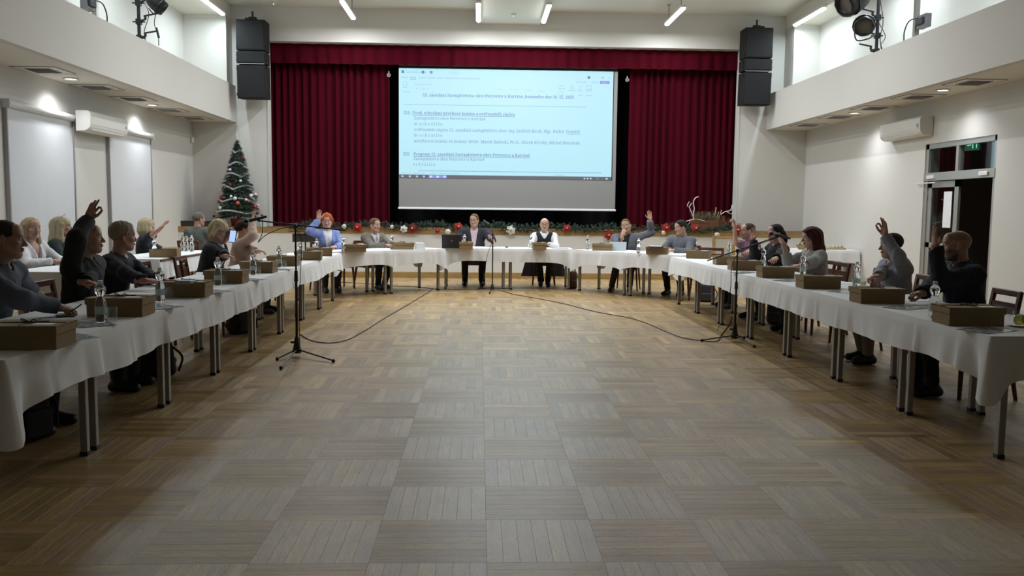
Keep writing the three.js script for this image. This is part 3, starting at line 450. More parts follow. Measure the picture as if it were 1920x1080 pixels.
for (const [x, z, s, l] of [[-5.75, onX(178, 15, -5.75).z, -1, 'thin pale post with a dark socket box in the gallery above the blinds'], [6.78, onX(1718, 40, 6.78).z, 1, 'grey steel post with a dark socket box in the gallery above the door']]) {
  const t = thing('gallery_post', l, 'post', [x, SOF + .16, z]); part('post', bx(.07, 2.04, .07, 0, 1.02, 0), s > 0 ? M.steel : M.acWhite, t); part('socket_box', rbx(.10, .20, .26, s * .02, .95, .2), plain(.16, .15, .16, .5), t); part('socket_cover', rbx(.04, .1, .2, -s * .05, .95, .2), M.blackPlastic, t); part('cable', tube([V(-s * .03, 1.02, .12), V(-s * .1, 1.0, -.02), V(-s * .12, .86, -.12), V(-s * .1, .7, -.16)], .01, 16), M.cable, t); if (s > 0) part('brace', bar(V(0, 1.25, 0), V(0, 2.0, -.55), .012), M.blackMetal, t);
}

// ================================================================ TABLES AND CLOTHS
const TOP = .752;
const legGeo = new RoundedBoxGeometry(.042, .70, .042, 1, .006), footGeo = bx(.046, .025, .046);
function table(cx, cz, turn, len, label, group, depth = .8) {
  const t = thing('folding_table', label, 'table', [cx, 0, cz], turn, group);
  part('tabletop', rbx(len - .01, .028, depth, 0, .732, 0, .006, 1), M.tableWood, t);
  part('apron', [bx(len - .22, .05, .02, 0, .69, depth / 2 - .13), bx(len - .22, .05, .02, 0, .69, -depth / 2 + .13), bx(.02, .05, depth - .26, len / 2 - .08, .69, 0), bx(.02, .05, depth - .26, -len / 2 + .08, .69, 0)], M.blackMetal, t);
  for (const x of [-1, 1]) for (const z of [-1, 1]) { const l = part('leg', legGeo, M.steel, t); l.position.set(x * (len / 2 - .06), .37, z * (depth / 2 - .13)); const f = part('foot', footGeo, M.blackPlastic, l); f.position.set(0, -.3575, 0); }
  return t;
}
function cloth(cx, cz, turn, len, depth, label, free = [1, 1], sd = 1, drop = .235) {   // free: how far the corners at -x and +x hang
  const t = part(numbered('tablecloth'), undefined, M.cloth, scene); tag(t, label, 'tablecloth');
  const hx = len / 2 + .006, hz = depth / 2 + .006, r = .018, loop = [];
  const edge = (x0, z0, x1, z1, nx, nz, L) => { const n = Math.max(6, Math.round(L / .028)); for (let i = 0; i < n; i++) loop.push([x0 + (x1 - x0) * i / n, z0 + (z1 - z0) * i / n, nx, nz]); };
  const corner = (x, z, a0) => { for (let i = 0; i < 6; i++) { const a = a0 + i / 6 * Math.PI / 2; loop.push([x + r * Math.cos(a), z + r * Math.sin(a), Math.cos(a), Math.sin(a)]); } };
  edge(-hx + r, hz, hx - r, hz, 0, 1, len); loop.reverse(); const front = loop.splice(0); loop.length = 0;
  edge(hx, -hz + r, hx, hz - r, 1, 0, depth); corner(hx - r, hz - r, 0); loop.push(...front); corner(-hx + r, hz - r, Math.PI / 2); edge(-hx, hz - r, -hx, -hz + r, -1, 0, depth); corner(-hx + r, -hz + r, Math.PI); edge(-hx + r, -hz, hx - r, -hz, 0, -1, len); corner(hx - r, -hz + r, 1.5 * Math.PI);
  const n = loop.length, R = 9, pos = [], uv = [], idx = [];
  const crease = []; for (let s = 0; s < len * 2 + depth * 2 + 2; s += rr(.22, .62)) crease.push([s, rr(.006, .026) * (rnd() < .3 ? -1 : 1), rr(.008, .026)]);
  let s = 0;
  for (let i = 0; i < n; i++) {
    const [x, z, nx, nz] = loop[i], pv = loop[(i + n - 1) % n]; s += Math.hypot(x - pv[0], z - pv[1]);
    const dc = Math.hypot(hx - Math.abs(x), hz - Math.abs(z)), fr = free[x < 0 ? 0 : 1], hang = fr * .19 * Math.exp(-Math.pow(dc / .16, 1.3));
    const wave = vnoise(s * 3.3, sd, 512, 13) - .5, w2 = vnoise(s * 9.5, sd + 5, 512, 17) - .5; let cr = 0; for (const [p, a, w] of crease) { const d = (s - p) / w; if (Math.abs(d) < 3) cr += a * Math.exp(-d * d); }
    const sag = .026 * (vnoise(s * 1.1, sd + 9, 512, 19) - .5) + .010 * wave;
    for (let j = 0; j < R; j++) { const v = j / (R - 1), o = j === 0 ? -.006 : .004 + v * (.042 * (wave + .35) + .022 * w2 + cr) + v * fr * .05 * Math.exp(-Math.pow(dc / .10, 2)), tuck = -v * fr * .05 * Math.exp(-Math.pow((dc - .17) / .07, 2)); pos.push(x + nx * (o + tuck), TOP - (j === 0 ? 0 : .004) - v * (drop + sag + hang), z + nz * (o + tuck)); uv.push(s, v * .3); }
  }
  for (let i = 0; i < n; i++) for (let j = 0; j < R - 1; j++) { const a = i * R + j, b = ((i + 1) % n) * R + j; idx.push(a, b, a + 1, b, b + 1, a + 1); }
  const gx = Math.max(2, Math.round(len / .12)), gz = 8, off = pos.length / 3;   // the top, gently uneven
  for (let i = 0; i <= gx; i++) for (let j = 0; j <= gz; j++) { const x = -hx + .004 + (2 * hx - .008) * i / gx, z = -hz + .004 + (2 * hz - .008) * j / gz, inr = i > 0 && i < gx && j > 0 && j < gz; pos.push(x, TOP + (inr ? .0015 * (vnoise(x * 4 + 40, z * 4 + sd, 512, 23) - .3) : -.001), z); uv.push(x, z); }
  for (let i = 0; i < gx; i++) for (let j = 0; j < gz; j++) { const a = off + i * (gz + 1) + j, b = a + gz + 1; idx.push(a, a + 1, b, b, a + 1, b + 1); }
  const g = new THREE.BufferGeometry(); g.setAttribute('position', new THREE.BufferAttribute(new Float32Array(pos), 3)); g.setAttribute('uv', new THREE.BufferAttribute(new Float32Array(uv), 2)); g.setIndex(idx); g.computeVertexNormals(); t.geometry = g; t.position.set(cx, 0, cz); t.rotation.y = turn; return t;
}
const LX = -2.58, RX = 3.42, leftEdges = [-3.95, -5.05, -6.26, -7.47, -8.69, -9.92, -11.13, -12.34, -13.5], rightEdges = [-4.86, -6.07, -7.28, -8.49, -9.70, -10.91, -12.12, -13.3];
for (let i = 0; i + 1 < leftEdges.length; i++) table(LX, (leftEdges[i] + leftEdges[i + 1]) / 2, Math.PI / 2, leftEdges[i] - leftEdges[i + 1], 'folding table with steel legs under the long cloth, ' + ['beside the lone empty chair', 'before the man in grey-blue shirt', 'before the bald man in black', 'before the man in navy sweater', 'before the two empty chairs', 'before the blond man holding a phone', 'before the woman in beige sweater', 'joining the angled tree-side table'][i], 'folding tables of the blind-side row');
for (let i = 0; i + 1 < rightEdges.length; i++) table(RX, (rightEdges[i] + rightEdges[i + 1]) / 2, -Math.PI / 2, rightEdges[i] - rightEdges[i + 1], 'folding table with steel legs under the long cloth, ' + ['carrying the glass mug of tea', 'before the bald man in navy', 'before the man in pale grey shirt', 'before the empty chair facing it', 'before the woman with dark red hair', 'before the woman in black jacket', 'before the man in mauve shirt'][i], 'folding tables of the door-side row');
cloth(LX, (-3.95 - 13.5) / 2, Math.PI / 2, 13.5 - 3.95, .8, 'long white tablecloth of the table row on the blind side', [1, .3], 3);
cloth(RX, (-4.86 - 13.3) / 2, -Math.PI / 2, 13.3 - 4.86, .8, 'long white tablecloth of the table row on the door side', [.3, 1], 7);
const dirL = V(.737, 0, -.676), nL = V(.676, 0, .737), midL = V(-1.47, 0, -14.50), dirR = V(.66, 0, .75), nR = V(-.75, 0, .66), midR = V(2.46, 0, -14.48), aL = Math.atan2(nL.x, nL.z), aR = Math.atan2(nR.x, nR.z);
for (const k of [-1, 1]) {
  const c = midL.clone().addScaledVector(dirL, k * .585).addScaledVector(nL, -.4), d = midR.clone().addScaledVector(dirR, k * .585).addScaledVector(nR, -.4), wl = k < 0 ? 'joining the blind-side row' : 'next to the head table', wr = k > 0 ? 'joining the door-side row' : 'next to the head table';
  table(c.x, c.z, aL, 1.16, 'angled folding table with steel legs on the tree side, ' + wl); cloth(c.x, c.z, aL, 1.165, .8, 'white tablecloth of the angled table on the tree side, ' + wl, [k < 0 ? .8 : .3, k < 0 ? .3 : .8], 11 + k);
  table(d.x, d.z, aR, 1.16, 'angled folding table with steel legs on the trough side, ' + wr); cloth(d.x, d.z, aR, 1.165, .8, 'white tablecloth of the angled table on the trough side, ' + wr, [k < 0 ? .8 : .3, k < 0 ? .3 : .8], 21 + k);
}
for (const [x, l] of [[-.085, 'at the laptop'], [1.115, 'at the man in the knitted vest']]) table(x, -15.9, 0, 1.19, 'head folding table with steel legs ' + l);
cloth(.515, -15.9, 0, 2.40, .8, 'white tablecloth over the head table in front of the screen', [.9, .9], 33);
// tables of the second row on the blind side and the buffet by the door-side wall
table(-4.64, -9.85, Math.PI / 2, 1.3, 'folding table under a white cloth in front of the woman in white'); cloth(-4.64, -9.85, Math.PI / 2, 1.32, .75, 'white tablecloth on the table of the woman in white', [.6, .9], 41, .28);
table(-4.66, -12.75, Math.PI / 2, 2.4, 'folding table under a white cloth in front of the woman with bare forearm'); cloth(-4.66, -12.75, Math.PI / 2, 2.42, .75, 'white tablecloth on the table carrying two green-capped bottles', [1, 1], 43, .24);
table(6.72, -16.45, 0, 1.1, 'folding buffet table at the wall near the stage'); cloth(6.72, -16.45, 0, 1.12, .8, 'white tablecloth of the buffet table at the wall', [.2, .2], 47, .22);

// ================================================================ BOXES, BOTTLES, GLASSES, PAPERS
const boxBody = rbx(.35, .105, .235, 0, .0525, 0, .003, 1), boxLid = join([bx(.362, .006, .247, 0, .117, 0), bx(.362, .042, .004, 0, .099, .1235), bx(.362, .042, .004, 0, .099, -.1235), bx(.004, .042, .243, .179, .099, 0), bx(.004, .042, .243, -.179, .099, 0)]);
const twine = plain(.05, .035, .025, .8), bow = join([tube([V(0, .121, -.118), V(0, .122, 0), V(0, .121, .118)], .003, 8, 5), tube([V(-.176, .121, 0), V(0, .123, 0), V(.176, .121, 0)], .003, 8, 5), tube([V(0, .124, 0), V(.03, .140, .015), V(.045, .128, .03), V(0, .124, 0)], .003, 14, 5), tube([V(0, .124, 0), V(-.03, .142, .012), V(-.045, .128, -.02), V(0, .124, 0)], .003, 14, 5), tube([V(0, .124, 0), V(.05, .123, -.03), V(.08, .123, -.035)], .0025, 8, 5)]), cardGeo = bx(.10, .001, .07, .09, .1212, .05);
function giftBox(px, py, turn, who) {
  const p = onY(px, py, TOP + .001), t = thing('gift_box', 'brown cardboard gift box ' + who, 'box', p, turn, undefined);
  const back = V(0, 0, -.1235).applyAxisAngle(V(0, 1, 0), turn); t.position.add(back);
  part('box_body', boxBody, M.card, t); part('lid', boxLid, M.card, t); part('twine_bow', bow, twine, t); part('greeting_card', cardGeo, M.paper, t);
}
giftBox(35, 657, .05, 'in front of the man in grey-blue shirt'); giftBox(214, 594, .02, 'with a glass standing before it, near the man in black'); giftBox(341, 558, .03, 'beside the hands of the man in navy sweater');
giftBox(418, 532, .0, 'next to the bottle before the empty chairs'); giftBox(480, 512, -.02, 'in front of the man in dark jacket'); giftBox(528, 499, .0, 'in front of the woman in beige sweater'); giftBox(577, 488, .1, 'at the far end of the blind-side row');
giftBox(600, 480.5, aL - .5, 'before the red-haired woman, beside a bottle'); giftBox(666, 472.5, aL - .6, 'between the red-haired woman and the man in beige blazer'); giftBox(758, 468, .35, 'next to the folded white napkins');
giftBox(887, 466.2, Math.PI / 2, 'in front of the man with the laptop'); giftBox(1024, 467.2, Math.PI / 2, 'in front of the man in black knitted vest'); giftBox(1129, 470, -.15, 'beside the pale tilted screen');
giftBox(1231, 477, -.3, 'under the dark clipboard'); giftBox(1308, 485, -.4, 'at the corner of the door-side row'); giftBox(1368, 497, -.05, 'behind the boom of the microphone stand'); giftBox(1400, 507.5, -.03, 'in front of the man in mauve shirt'); giftBox(1460, 521.7, -.03, 'in front of the woman in black with raised hand');
giftBox(1542, 542, -.04, 'in front of the woman with dark red hair'); giftBox(1656, 570, -.03, 'in front of the man in pale grey shirt'); giftBox(1832, 612, -.05, 'beside the glass mug of tea');

const prof = [[.001, .004], [.020, .0], [.030, .006], [.033, .02], [.032, .04], [.033, .07], [.0335, .10], [.031, .125], [.024, .145], [.0185, .155], [.022, .165], [.030, .180], [.033, .197], [.030, .213], [.022, .225], [.0135, .232], [.0125, .240]];
const bottleGeo = lathe([[0, .004], ...prof.slice(1), [.0125, .246], [0, .246]], 20), capGeo = lathe([[0, .256], [.0135, .256], [.0145, .252], [.0145, .236], [.0125, .236]], 14), labelGeo = lathe([[.0336, .05], [.0342, .052], [.0345, .092], [.034, .094]], 16);
const capMat = plain(.72, .76, .82, .4), capGreen = plain(.05, .30, .08, .4), labelMat = phy({ color: lin(.62, .70, .68), roughness: .3, transmission: .5, thickness: 0 });
function bottle(px, py, label, { Y = TOP, green = false, group } = {}) { const t = thing('water_bottle', label, 'bottle', onY(px, py, Y + .001), rr(0, 6), group); part('bottle_body', bottleGeo, M.water, t); part('cap', capGeo, green ? capGreen : capMat, t); part('bottle_label', labelGeo, labelMat, t); return t; }
const glassGeo = lathe([[0, .006], [.027, .006], [.030, .09], [.0315, .09], [.0285, .001], [0, .001]], 18), juice = lathe([[0, .008], [.026, .008], [.0285, .05], [0, .05]], 16);
function tumbler(px, py, label, drink, group) { const t = thing('drinking_glass', label, 'glass', onY(px, py, TOP + .001), 0, group); part('glass_body', glassGeo, M.glass, t); if (drink) part('drink', juice, drink, t); return t; }
bottle(190, 604, 'clear water bottle beside the box near the man in black'); bottle(301, 566, 'clear water bottle before the hands of the man in navy sweater'); bottle(409, 535, 'clear water bottle before the two empty chairs'); bottle(475, 515.5, 'clear water bottle before the man in dark jacket'); bottle(523.5, 501, 'clear water bottle before the woman in beige sweater'); bottle(563, 489, 'clear water bottle right behind the microphone stand pole');
bottle(594, 480.5, 'clear water bottle at the elbow of the red-haired woman'); bottle(644, 472.5, 'clear water bottle between the red-haired woman and the next gift box'); bottle(735, 467.5, 'clear water bottle at the hands of the man in beige blazer'); bottle(871, 465.7, 'clear water bottle beside the laptop'); bottle(995, 465.5, 'clear water bottle at the sleeve of the man in knitted vest');
bottle(1102, 468, 'clear water bottle next to the head table on the trough side'); bottle(1197, 475, 'clear water bottle before the smiling man with raised hand'); bottle(1303, 473, 'clear water bottle behind the corner gift box'); bottle(1366, 484, 'clear water bottle at the elbow of the man in mauve shirt'); bottle(1419, 492.5, 'clear water bottle close to the man in mauve shirt, farther of the two'); bottle(1431, 501, 'clear water bottle before the woman in black'); bottle(1505, 517.5, 'clear water bottle at the sleeve of the woman with dark red hair'); bottle(1605, 541, 'clear water bottle before the empty chair on the door side'); bottle(1750, 597, 'clear water bottle before the man in dark navy shirt');
bottle(290, 481, 'clear water bottle on the second-row table beside the open box', { Y: TOP }); bottle(360, 472, 'white-capped water bottle next to the green-capped ones', { Y: TOP }); bottle(343, 471, 'large bottle with green cap on the second-row table', { Y: TOP, green: true, group: 'green-capped bottles' }); bottle(350, 471, 'large bottle with green cap on the second-row table', { Y: TOP, green: true, group: 'green-capped bottles' });
tumbler(211, 602.5, 'clear drinking glass beside the bottle near the man in black'); tumbler(319, 560, 'clear drinking glass beside the box of the man in navy sweater'); tumbler(419, 533.5, 'clear drinking glass before the two empty chairs'); tumbler(484, 514.5, 'clear drinking glass before the man in dark jacket'); tumbler(533, 500.5, 'clear drinking glass before the woman in beige sweater'); tumbler(568, 487.5, 'clear drinking glass behind the microphone stand pole'); tumbler(743, 467.5, 'clear drinking glass at the napkins'); tumbler(858, 465, 'small clear glass beside the laptop'); tumbler(1204, 475, 'clear drinking glass before the smiling man with raised hand');
tumbler(1618, 537, 'drinking glass with pale yellow juice before the empty chair', phy({ color: lin(.75, .70, .25), transmission: .7, roughness: .1, thickness: .03 }));
{ const p = onY(1913, 612, TOP + .001), t = thing('tea_mug', 'glass mug of yellow-green tea on a saucer at the table end', 'mug', p); part('mug_body', lathe([[0, .012], [.035, .012], [.042, .03], [.044, .10], [.046, .10], [.0445, .028], [.036, .008], [0, .008]], 20), M.glass, t); part('tea', lathe([[0, .014], [.034, .014], [.041, .03], [.0425, .075], [0, .075]], 18), phy({ color: lin(.55, .50, .06), transmission: .75, roughness: .05, thickness: .06 }), t); part('handle', tube([V(-.044, .085, 0), V(-.07, .08, 0), V(-.072, .045, 0), V(-.043, .03, 0)], .005, 16), M.glass, t); part('saucer', lathe([[0, .002], [.05, .001], [.075, .008], [.075, .010], [.05, .005], [0, .005]], 24), plain(.6, .6, .62, .2), t); part('tea_bag', rbx(.025, .03, .006, .012, .05, .01), plain(.3, .2, .06), t); }
// leaflets and papers
function sheet(px, py, w, d, turn, mat, name, label, cat, h = .0015, group) { const t = single(name, bx(w, h, d, 0, h / 2, 0), mat, label, cat, group); const p = onY(px, py, TOP + .002); t.position.copy(p); t.rotation.y = turn; return t; }
const leafTex = (() => { const c = document.createElement('canvas'); c.width = 256; c.height = 360; const g = c.getContext('2d'); g.fillStyle = '#8d97a0'; g.fillRect(0, 0, 256, 360); for (let k = 0; k < 260; k++) { g.fillStyle = ['#dfe6ea', '#56616c', '#aab6bf', '#3d4650', '#eef2f4'][k % 5]; g.fillRect(hash(k, 1) * 240, hash(k, 2) * 340, 6 + hash(k, 3) * 34, 3 + hash(k, 4) * 16); } const t = new THREE.CanvasTexture(c); t.colorSpace = THREE.SRGBColorSpace; return t; })();
const leafMat = std({ color: 0xffffff, map: leafTex, roughness: .22 });
function leaflet(px, py, turn, label) { const g = new THREE.BoxGeometry(.21, .002, .297); g.translate(0, .001, 0); const t = single('leaflet', g, leafMat, label, 'leaflet'); t.position.copy(onY(px, py, TOP + .002)); t.rotation.y = turn; }
leaflet(125, 632, .9, 'glossy printed leaflet beside the box of the man in grey-blue shirt'); leaflet(297, 575, 1, 'glossy printed leaflet beside the box near the man in black'); leaflet(398, 546, 1, 'glossy printed leaflet beside the box of the man in navy sweater'); leaflet(466, 524, 1, 'glossy printed leaflet beside the box before the empty chairs'); leaflet(520, 505, 1, 'glossy printed leaflet beside the box of the man in dark jacket'); leaflet(172, 607, .7, 'glossy printed leaflet under the bottle near the man in black');
leaflet(1698, 577, -1, 'glossy printed leaflet beside the box of the man in pale grey shirt'); leaflet(1850, 619, -1.1, 'glossy printed leaflet beside the box at the table end'); leaflet(1588, 547, -1, 'glossy printed leaflet beside the box of the red-haired cardigan woman'); leaflet(1480, 526, -1, 'glossy printed leaflet beside the box of the woman in black'); leaflet(1395, 511, -1, 'glossy printed leaflet beside the box of the man in mauve shirt');
sheet(122, 592, .10, .17, .5, M.blackPlastic, 'smartphone', 'black phone lying on the table before the man in grey-blue shirt', 'phone', .009); sheet(300, 545, .21, .3, .1, M.paper, 'paper_sheet', 'white paper sheet before the man in navy sweater', 'paper'); sheet(440, 503, .21, .3, .2, M.paper, 'paper_sheet', 'white paper sheet before the man in dark jacket', 'paper'); sheet(395, 512, .30, .21, .2, M.paper, 'paper_sheet', 'white paper sheet before the two empty chairs', 'paper'); sheet(505, 489, .21, .3, .1, M.paper, 'paper_sheet', 'white paper sheet before the woman in beige sweater', 'paper');
sheet(1550, 517, .3, .21, .2, M.paper, 'paper_sheet', 'white paper sheet behind the box of the woman with dark red hair', 'paper'); sheet(1440, 492, .3, .21, .1, M.paper, 'paper_sheet', 'white paper sheet before the woman in black', 'paper'); sheet(1720, 563, .3, .21, .1, M.paper, 'paper_sheet', 'white paper sheet before the man in dark navy shirt', 'paper'); sheet(1580, 531, .3, .21, .1, M.paper, 'paper_sheet', 'white paper sheet before the man in pale grey shirt', 'paper'); sheet(1385, 488, .3, .21, .1, M.paper, 'paper_sheet', 'white paper sheet before the man in mauve shirt', 'paper'); sheet(1260, 473, .3, .21, .5, M.paper, 'paper_sheet', 'white paper sheet before the man in grey sweater', 'paper'); sheet(935, 464.5, .3, .21, 0, M.paper, 'paper_sheet', 'white paper sheet under the microphone of the head table', 'paper'); sheet(1050, 465.5, .3, .21, 0, M.leaflet, 'document_folder', 'dark folder beside the box of the man in knitted vest', 'folder', .008); sheet(700, 469, .3, .21, .6, M.paper, 'paper_sheet', 'white paper sheet before the man in beige blazer', 'paper'); sheet(628, 472, .3, .21, .6, M.paper, 'paper_sheet', 'white paper sheet before the red-haired woman', 'paper');
{ const p = onY(787, 467, TOP), t = thing('napkin_stack', 'stack of folded white napkins on the tree-side table', 'napkins', p, .3); for (let k = 0; k < 4; k++) part('napkin', rbx(.17 - k * .012, .028, .17 - k * .01, rr(-.006, .006), .016 + k * .027, 0, .01), M.paper, t); }
{ const p = onY(830, 465, TOP), t = thing('laptop', 'open dark laptop on the head table', 'laptop', onY(847, 465.5, TOP + .001), -.12); part('base', rbx(.36, .018, .24, 0, .009, -.12, .004), M.blackPlastic, t); const lid = part('lid', rotg(rbx(.36, .235, .012, 0, .1175, 0, .004), .14), M.blackPlastic, t); lid.position.set(0, .016, -.005); part('lid_logo', rotg(new THREE.CircleGeometry(.013, 16), 0), plain(.4, .4, .42, .3, { metalness: .6 }), lid, 'small round silver emblem').position.set(0, .12, .024); }
{ const t = thing('tablet_stand', 'pale tilted screen standing before the smiling man', 'tablet', onY(1158, 470, TOP + .001), -.25); part('panel', rotg(rbx(.30, .17, .008, 0, .085, 0, .003), -.45), plain(.45, .52, .55, .3), t); part('stand', [bar(V(-.05, .13, -.07), V(-.05, .004, -.14), .005), bar(V(.05, .13, -.07), V(.05, .004, -.14), .005)], M.blackPlastic, t); }
{ const t = thing('clipboard', 'dark clipboard lying on the box beside the man in grey sweater', 'clipboard', onY(1231, 477, TOP).add(V(.02, .1245, -.1)), -.35); part('board', rbx(.24, .008, .32, 0, .004, 0, .003), M.blackPlastic, t); part('paper', bx(.20, .002, .26, -.02, .009, .02), M.paper, t); }
for (const [px, py, l] of [[950, 464.5, 'dark computer mouse by the microphone of the head table'], [366, 524, 'grey desk calculator on the box of the man in navy sweater']]) { const t = thing(px === 950 ? 'computer_mouse' : 'desk_calculator', l, px === 950 ? 'mouse' : 'calculator', onY(px, py, TOP + .001)); if (px === 950) { part('shell', ball(.03, 0, .014, 0, .9, .5, 1.6), M.blackPlastic, t); part('wheel', ball(.006, 0, .026, -.02), M.steel, t); } else { t.position.copy(onY(349, 531, TOP + .1235)); part('body', rbx(.12, .025, .16, 0, .013, 0), plain(.25, .25, .25, .5), t); part('display', rotg(bx(.1, .003, .03, 0, .028, -.05), 0), plain(.1, .12, .1, .3), t); } }
// buffet things
{ const c = onY(1500, 463, .76); const bsk = plain(.38, .30, .14, .8); [[6.30, -16.3, 'round wicker bowl with wrapped sweets on the buffet table', 'sweets_bowl'], [6.62, -16.35, 'tray of pastries on the buffet table', 'pastry_tray'], [6.98, -16.4, 'tray of small cups at the wall end of the buffet table', 'cup_tray']].forEach(([x, z, l, n], i) => { const t = thing(n, l, ['bowl', 'tray', 'tray'][i], [x, TOP + .002, z]); part('tray', i ? rbx(.30, .03, .24, 0, .015, 0) : lathe([[0, .005], [.10, .005], [.15, .09], [.155, .09], [.11, 0], [0, 0]], 18), bsk, t); for (let k = 0; k < 16; k++) { const m = part(['sweet', 'pastry', 'cup'][i], i === 2 ? lathe([[0, .002], [.016, .002], [.024, .05], [.022, .05], [.014, .004]], 10) : ball(i ? .026 : .028, 0, 0, 0, 1.2, .8, 1, 8), i === 2 ? M.acWhite : plain(...[[.6, .55, .5], [.5, .35, .08], [.12, .1, .1], [.65, .62, .6]][k % 4]), t); i === 2 ? m.position.set((k % 4 - 1.5) * .065, .03, ((k / 4 | 0) - 1.5) * .055) : m.position.set(rr(-.1, .1), (i ? .05 : .085) + rr(0, .03), rr(-.08, .08)); } }); }
{ const p = V(-5.02, TOP + .002, -12.2); const t = thing('open_carton', 'open cardboard carton on the second-row table', 'box', [onY(310, 482, TOP).x, TOP + .002, onY(310, 482, TOP).z], .1); part('carton_body', [bx(.36, .11, .006, 0, .055, .12), bx(.36, .11, .006, 0, .055, -.12), bx(.006, .11, .24, .18, .055, 0), bx(.006, .11, .24, -.18, .055, 0), bx(.36, .006, .24, 0, .003, 0)], M.card, t); part('carton_lid', rbx(.18, .02, .24, .09, .115, 0, .003), M.card, t); }

// ================================================================ CHAIRS
const chairParts = (() => {
  const seat = rbx(.43, .03, .42, 0, .445, 0, .012), apron = [bx(.38, .05, .02, 0, .405, .17), bx(.38, .05, .02, 0, .405, -.17), bx(.02, .05, .34, .18, .405, 0), bx(.02, .05, .34, -.18, .405, 0)];
  const leg = (x, z) => { const g = new THREE.CylinderGeometry(.024, .016, .43, 4, 1); g.rotateY(Math.PI / 4); const m = new THREE.Matrix4().makeShear(0, 0, -x * .10, 0, -z * .16, 0); g.translate(0, .215, 0); const p = g.attributes.position; for (let i = 0; i < p.count; i++) { const k = (.43 - p.getY(i)) / .43; p.setX(i, p.getX(i) + Math.sign(x) * k * .03); p.setZ(i, p.getZ(i) + Math.sign(z) * k * (z < 0 ? .07 : .02)); } g.translate(x, 0, z); return g; };
  const post = (x) => beam(V(x, .43, -.185), V(x * .97, .86, -.255), .036, .028, V(0, 0, 1));
  const slope = (y) => -.185 - .07 * (y - .43) / .43;
  return { seat, apron: join(apron), legs: [leg(-.185, .175), leg(.185, .175), leg(-.185, -.18), leg(.185, -.18)], posts: [post(-.19), post(.19)], top: rbx(.40, .05, .024, 0, .84, slope(.84), .008), mid: rotg(bx(.36, .035, .02, 0, .745, slope(.745))), panel: beam(V(0, .52, slope(.52)), V(0, .735, slope(.735)), .36, .016, V(0, 0, 1)) };
})();
function chair(x, z, turn, label, group) {
  const t = thing('wooden_chair', label, 'chair', [x, 0, z], turn, group);
  part('seat', chairParts.seat, M.darkWood, t); part('apron', chairParts.apron, M.darkWood, t); for (const l of chairParts.legs) part('leg', l, M.darkWood, t); for (const p of chairParts.posts) part('back_post', p, M.darkWood, t);
  part('top_rail', chairParts.top, M.darkWood, t); part('middle_rail', chairParts.mid, M.darkWood, t); part('back_panel', chairParts.panel, M.darkWood, t); return t;
}
{ const a = onX(352, 490, -3.42), b = onX(371, 500, -3.15); chair(-3.38, -9.25, 1.5, 'empty dark wooden chair beside the man in navy sweater, pushed back'); chair(-3.12, -9.85, 1.75, 'empty dark wooden chair beside the man in dark jacket, close to the table'); }
chair(4.12, -9.15, -1.75, 'empty dark wooden chair between the cardigan woman and the man in pale grey'); chair(-3.05, -4.55, 1.4, 'empty dark wooden chair at the near end of the blind-side row'); chair(3.75, -13.9, -.6, 'empty dark wooden chair at the corner behind the angled table'); chair(-2.55, -15.55, .6, 'empty dark wooden chair behind the angled table on the tree side'); chair(4.2, -10.55, -1.4, 'empty dark wooden chair behind the cardigan woman'); chair(-3.4, -13.2, 1.5, 'empty dark wooden chair behind the woman in beige sweater'); chair(4.6, -5.6, -1.9, 'dark wooden chair with a black coat at the end of the door-side row');
{ const t = thing('black_coat', 'black coat hanging over the chair at the table end', 'coat', [4.6, 0, -5.6], -1.9); const g = new THREE.SphereGeometry(1, 24, 18), p = g.attributes.position; for (let i = 0; i < p.count; i++) { const n = 1 + .22 * (vnoise(p.getX(i) * 3 + 9, p.getY(i) * 3 + p.getZ(i) * 2 + 9, 64, 3) - .5); p.setXYZ(i, p.getX(i) * .27 * n, p.getY(i) * .26 * n, p.getZ(i) * .10 * n); } g.computeVertexNormals(); g.translate(0, .70, -.25); part('coat_body', g, plain(.008, .009, .014, .95), t); for (const s of [-1, 1]) part('sleeve', tube([V(s * .22, .86, -.24), V(s * .27, .65, -.24), V(s * .25, .40, -.24)], .055, 12, 8), plain(.008, .009, .014, .95), t); }

